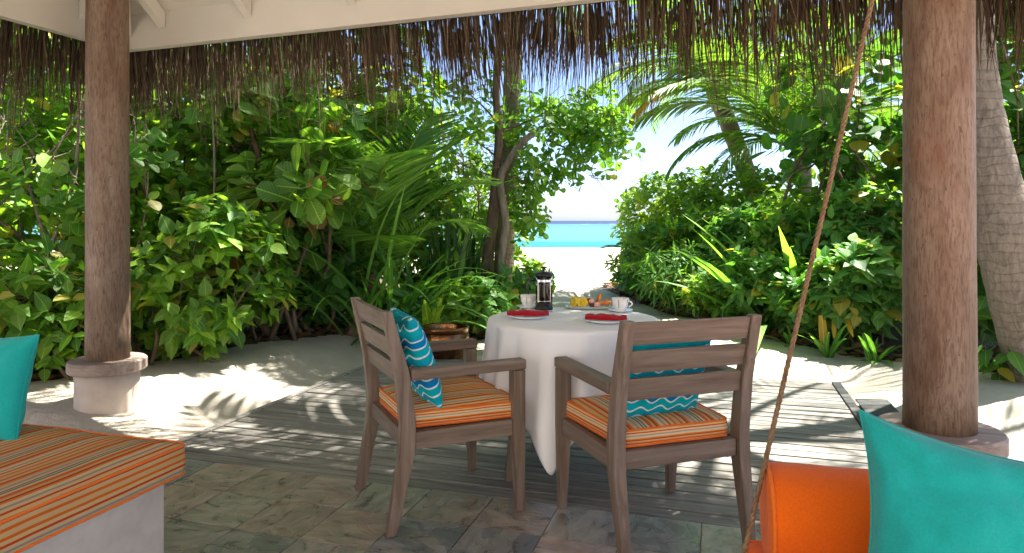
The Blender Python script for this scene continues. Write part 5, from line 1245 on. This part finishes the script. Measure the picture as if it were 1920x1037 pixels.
# front row along the sand
front = [(1192, 10.8, 0.40, 0.75, 'small', 'leaf_hedge', 0.10, 'low dense shrub at the path bend'), (1232, 9.6, 0.46, 0.70, 'small', 'leaf_cool', 0.085, 'low dense shrub behind the fruit platter'),
         (1290, 8.5, 0.55, 0.90, 'lance', 'leaf_cool', 0.17, 'lance-leaved shrub behind the white cup'), (1375, 7.65, 0.55, 0.78, 'ovate', 'leaf_hedge', 0.10, 'leafy shrub above the slatted chair back'),
         (1470, 7.0, 0.52, 0.98, 'ovate', 'leaf_cool', 0.125, 'leafy shrub behind the rope'), (1560, 6.5, 0.50, 0.80, 'round', 'leaf_cool', 0.10, 'leafy shrub above the yellow dead fronds'),
         (1655, 6.05, 0.50, 1.05, 'heart', 'leaf_cool', 0.14, 'leafy shrub against the thick column')]
for i, (px, d, rx, h, tp, mt_, lf, lab) in enumerate(front):
    shrub('path_shrub', lab, 'shrub', PX(px, d), d + 0.45, (rx, 0.45, h), 0.06, [250, 300, 210, 260, 230, 280, 200][i], 6, lf, tp, mt_, 300, 80 + i, 'low shrubs along the path', 'bark_brown', 9, 70, gap=0.30, droop=0.30, stem_r=0.008, lvm=0.46, lvs=0.32, boxy=2.0, odd=0.03, up=0.8)
for i, (px, d, h) in enumerate([(1330, 9.2, 1.35), (1440, 8.2, 1.45), (1545, 7.5, 1.5), (1660, 7.0, 1.6)]):
    shrub('path_shrub', ['taller shrub behind the white cup shrub', 'taller shrub under the leaning palm', 'taller shrub behind the rope shrub', 'taller shrub behind the thick column shrub'][i], 'shrub', PX(px, d), d + 0.4, (0.65, 0.45, h), 0.3, 260, 6, 0.135, 'ovate', ['leaf_hedge', 'leaf_cool', 'leaf_hedge', 'leaf_cool'][i], 200, 90 + i, 'taller shrubs behind the path', 'bark_brown', 9, 70, gap=0.32, droop=0.3, stem_r=0.010, lvm=0.48, lvs=0.32, boxy=2.0, odd=0.03)
# coconut seedlings: broad pleated leaves
strap_clump('palm_seedling', 'palm seedling with upright green leaves beside the rope', 'plant', PX(1525, 7.1), 7.4, 7, 1.75, 0.085, 'strap_leaf', 101, (4, 42), (0.2, 0.9), 0.05, None, None, None, (0.5, 0.92))
strap_clump('palm_seedling', 'palm seedling with long arching green leaves under the leaning palm', 'plant', PX(1450, 7.3), 7.45, 13, 1.55, 0.085, 'strap_leaf', 102, (22, 62), (0.4, 1.2), 0.06)
strap_clump('palm_seedling', 'palm seedling with wide flat leaves against the thick column', 'plant', PX(1650, 6.9), 6.9, 9, 1.2, 0.10, 'strap_leaf', 103, (25, 60), (0.5, 1.2), 0.06)
ap = (PX(1250, 9.9), 9.9); root = empty('feather_palm', (ap[0], ap[1], gz(*ap))); tag(root, 'small feathery palm at the foot of the sea gap bush', 'palm')
fronds(root, (0, 0, 0.2), [(-80, 68, 1), (-40, 74, 1.05), (70, 66, 1), (110, 60, 0.9), (170, 68, 1), (-140, 62, 0.95), (20, 80, 1)], 1.15, 'palm_leaf', 33, ARECA)
trunk_tube([Vector((ap[0], ap[1], -0.05)), Vector((ap[0], ap[1], 0.3))], [0.025, 0.018], root, 'bark_brown', 'stem', 8, 0, 6)
for i, (px, d, n_, L_, lab) in enumerate([(1555, 6.15, 13, 0.42, 'small rosette of lance leaves on the sand edge below the yellow fronds'), (1640, 5.85, 10, 0.34, 'small rosette of lance leaves at the sand edge by the thick column'), (1480, 6.7, 9, 0.30, 'small rosette of lance leaves at the sand edge behind the rope')]):
    strap_clump('lance_plant', lab, 'plant', PX(px, d), d, n_, L_, 0.030, 'strap_leaf', 110 + i, (15, 70), (0.3, 1.0), 0.04, 'lance-leaf plants at the sand edge')
yl = empty('dead_frond', (PX(1548, 6.35), 6.35, gz(2.9, 6.35))); tag(yl, 'yellow dying palm leaves hanging at the sand edge', 'leaf')
for k, (px, py0, py1, w_, tw_) in enumerate([(1545, 590, 672, 0.045, 0.05), (1568, 592, 640, 0.025, -0.1), (1590, 588, 636, 0.030, 0.18)]):
    a = P(px - 4, py0, 6.35); b = P(px + tw_ * 40, py1, 6.22); L_ = (a - b).length
    me = strap_mesh(L_, w_, rad(0), 0.25, 'leaf', k, 0.5, 9, 0.3 + 0.2 * k); me.materials.append(MAT['yellow_leaf']); o = link('leaf', me, None, yl)
    o.location = a - Vector(yl.location); o.rotation_mode = 'QUATERNION'; o.rotation_quaternion = (b - a).to_track_quat('Z', 'Y')
# big palm trunk beside the column
bp = P(1930, 700, 4.9); root = empty('coconut_palm', (bp.x, bp.y, gz(bp.x, bp.y))); tag(root, 'thick grey ringed palm trunk leaning beside the thick column', 'palm', 'coconut palms')
trunk_tube([P(1990, 800, 4.9), P(1955, 690, 4.9), P(1915, 560, 4.9), P(1882, 430, 4.9), P(1856, 310, 4.95), P(1838, 190, 5.0), P(1830, 60, 5.0), P(1832, -120, 5.05), P(1815, -330, 5.15), Vector((3.25, 5.3, 5.3))], [0.25, 0.22, 0.20, 0.185, 0.165, 0.135, 0.115, 0.10, 0.10, 0.095], root, 'palm_bark', 'trunk', 26, 0.004, 100)
top = Vector((3.25, 5.3, 5.28)) - Vector(root.location)
fronds(root, top, [(a, e_, 1.0) for a, e_ in [(-90, 15), (-40, 35), (0, 12), (45, 35), (90, 12), (140, 35), (-140, 35), (180, 60), (0, 65), (-100, 60), (100, 60), (-65, 20), (-115, 25), (-75, 42), (-20, 22), (-160, 15), (-55, 10), (-125, 48), (160, 20)]], 3.5, 'palm_leaf', 44)
shrub('vine_shrub', 'shrub with hanging vine leaves at the foot of the thick palm trunk', 'shrub', PX(1880, 5.6), 5.75, (0.45, 0.4, 1.5), 0.1, 170, 5, 0.15, 'heart', 'leaf_dark', 240, 121, 'shrubs by the thick palm', 'bark_brown', 6, 40, gap=0.2, droop=0.55)
shrub('broadleaf_shrub', 'tall broad-leaved shrub behind the thick palm trunk', 'shrub', PX(1890, 6.8), 7.0, (0.9, 0.6, 3.6), 0.6, 300, 6, 0.21, 'ovate', 'leaf_dark', 260, 122, 'shrubs by the thick palm', 'bark_brown', 7, 70, gap=0.2, lvm=0.45, odd=0.04)
shrub('hanging_sprig', 'single dark leafy sprig bending over the sand by the plinth of the thick column', 'plant', PX(1872, 4.95), 4.95, (0.13, 0.12, 0.32), 0.04, 7, 4, 0.14, 'heart', 'leaf_dark', 28, 123, None, 'bark_brown', 2, 4, droop=0.7, stem_r=0.006)

# litter of dry leaves under the hedges
r = np.random.default_rng(77); N = 2600
pp = []
for line in (LEFT_LINE[1:10], RIGHT_LINE[1:7]):
    for (x0, y0), (x1, y1) in zip(line[:-1], line[1:]):
        ln = math.hypot(x1 - x0, y1 - y0); n_ = int(ln * 95); t = r.random(n_); off = np.abs(r.normal(0.12, 0.22, n_)); sgn = 1 if line is not LEFT_LINE else 1
        nx_, ny_ = -(y1 - y0) / ln, (x1 - x0) / ln
        if x0 > 0.5 and x1 > 0.5 and y0 < y1 and x0 > 1.4: nx_, ny_ = -nx_, -ny_
        pp.append(np.stack([x0 + (x1 - x0) * t + nx_ * off, y0 + (y1 - y0) * t + ny_ * off], 1))
pp = np.concatenate(pp); N = len(pp); z = ground_h(pp[:, 0], pp[:, 1]) + 0.012 + r.random(N) * 0.02
az = r.random(N) * 6.283
o = link('leaf_litter', leaf_mesh('leaf_litter', 'round', np.column_stack([pp, z]), np.column_stack([np.cos(az), np.sin(az), r.normal(0, 0.25, N)]), nrm(np.column_stack([r.normal(0, 0.3, N), r.normal(0, 0.3, N), np.ones(N)])), r.uniform(0.05, 0.12, N), r.random(N)), 'dead_leaf')
tag(o, 'brown dry leaves littering the ground under the hedges', 'leaf litter', None, 'stuff')
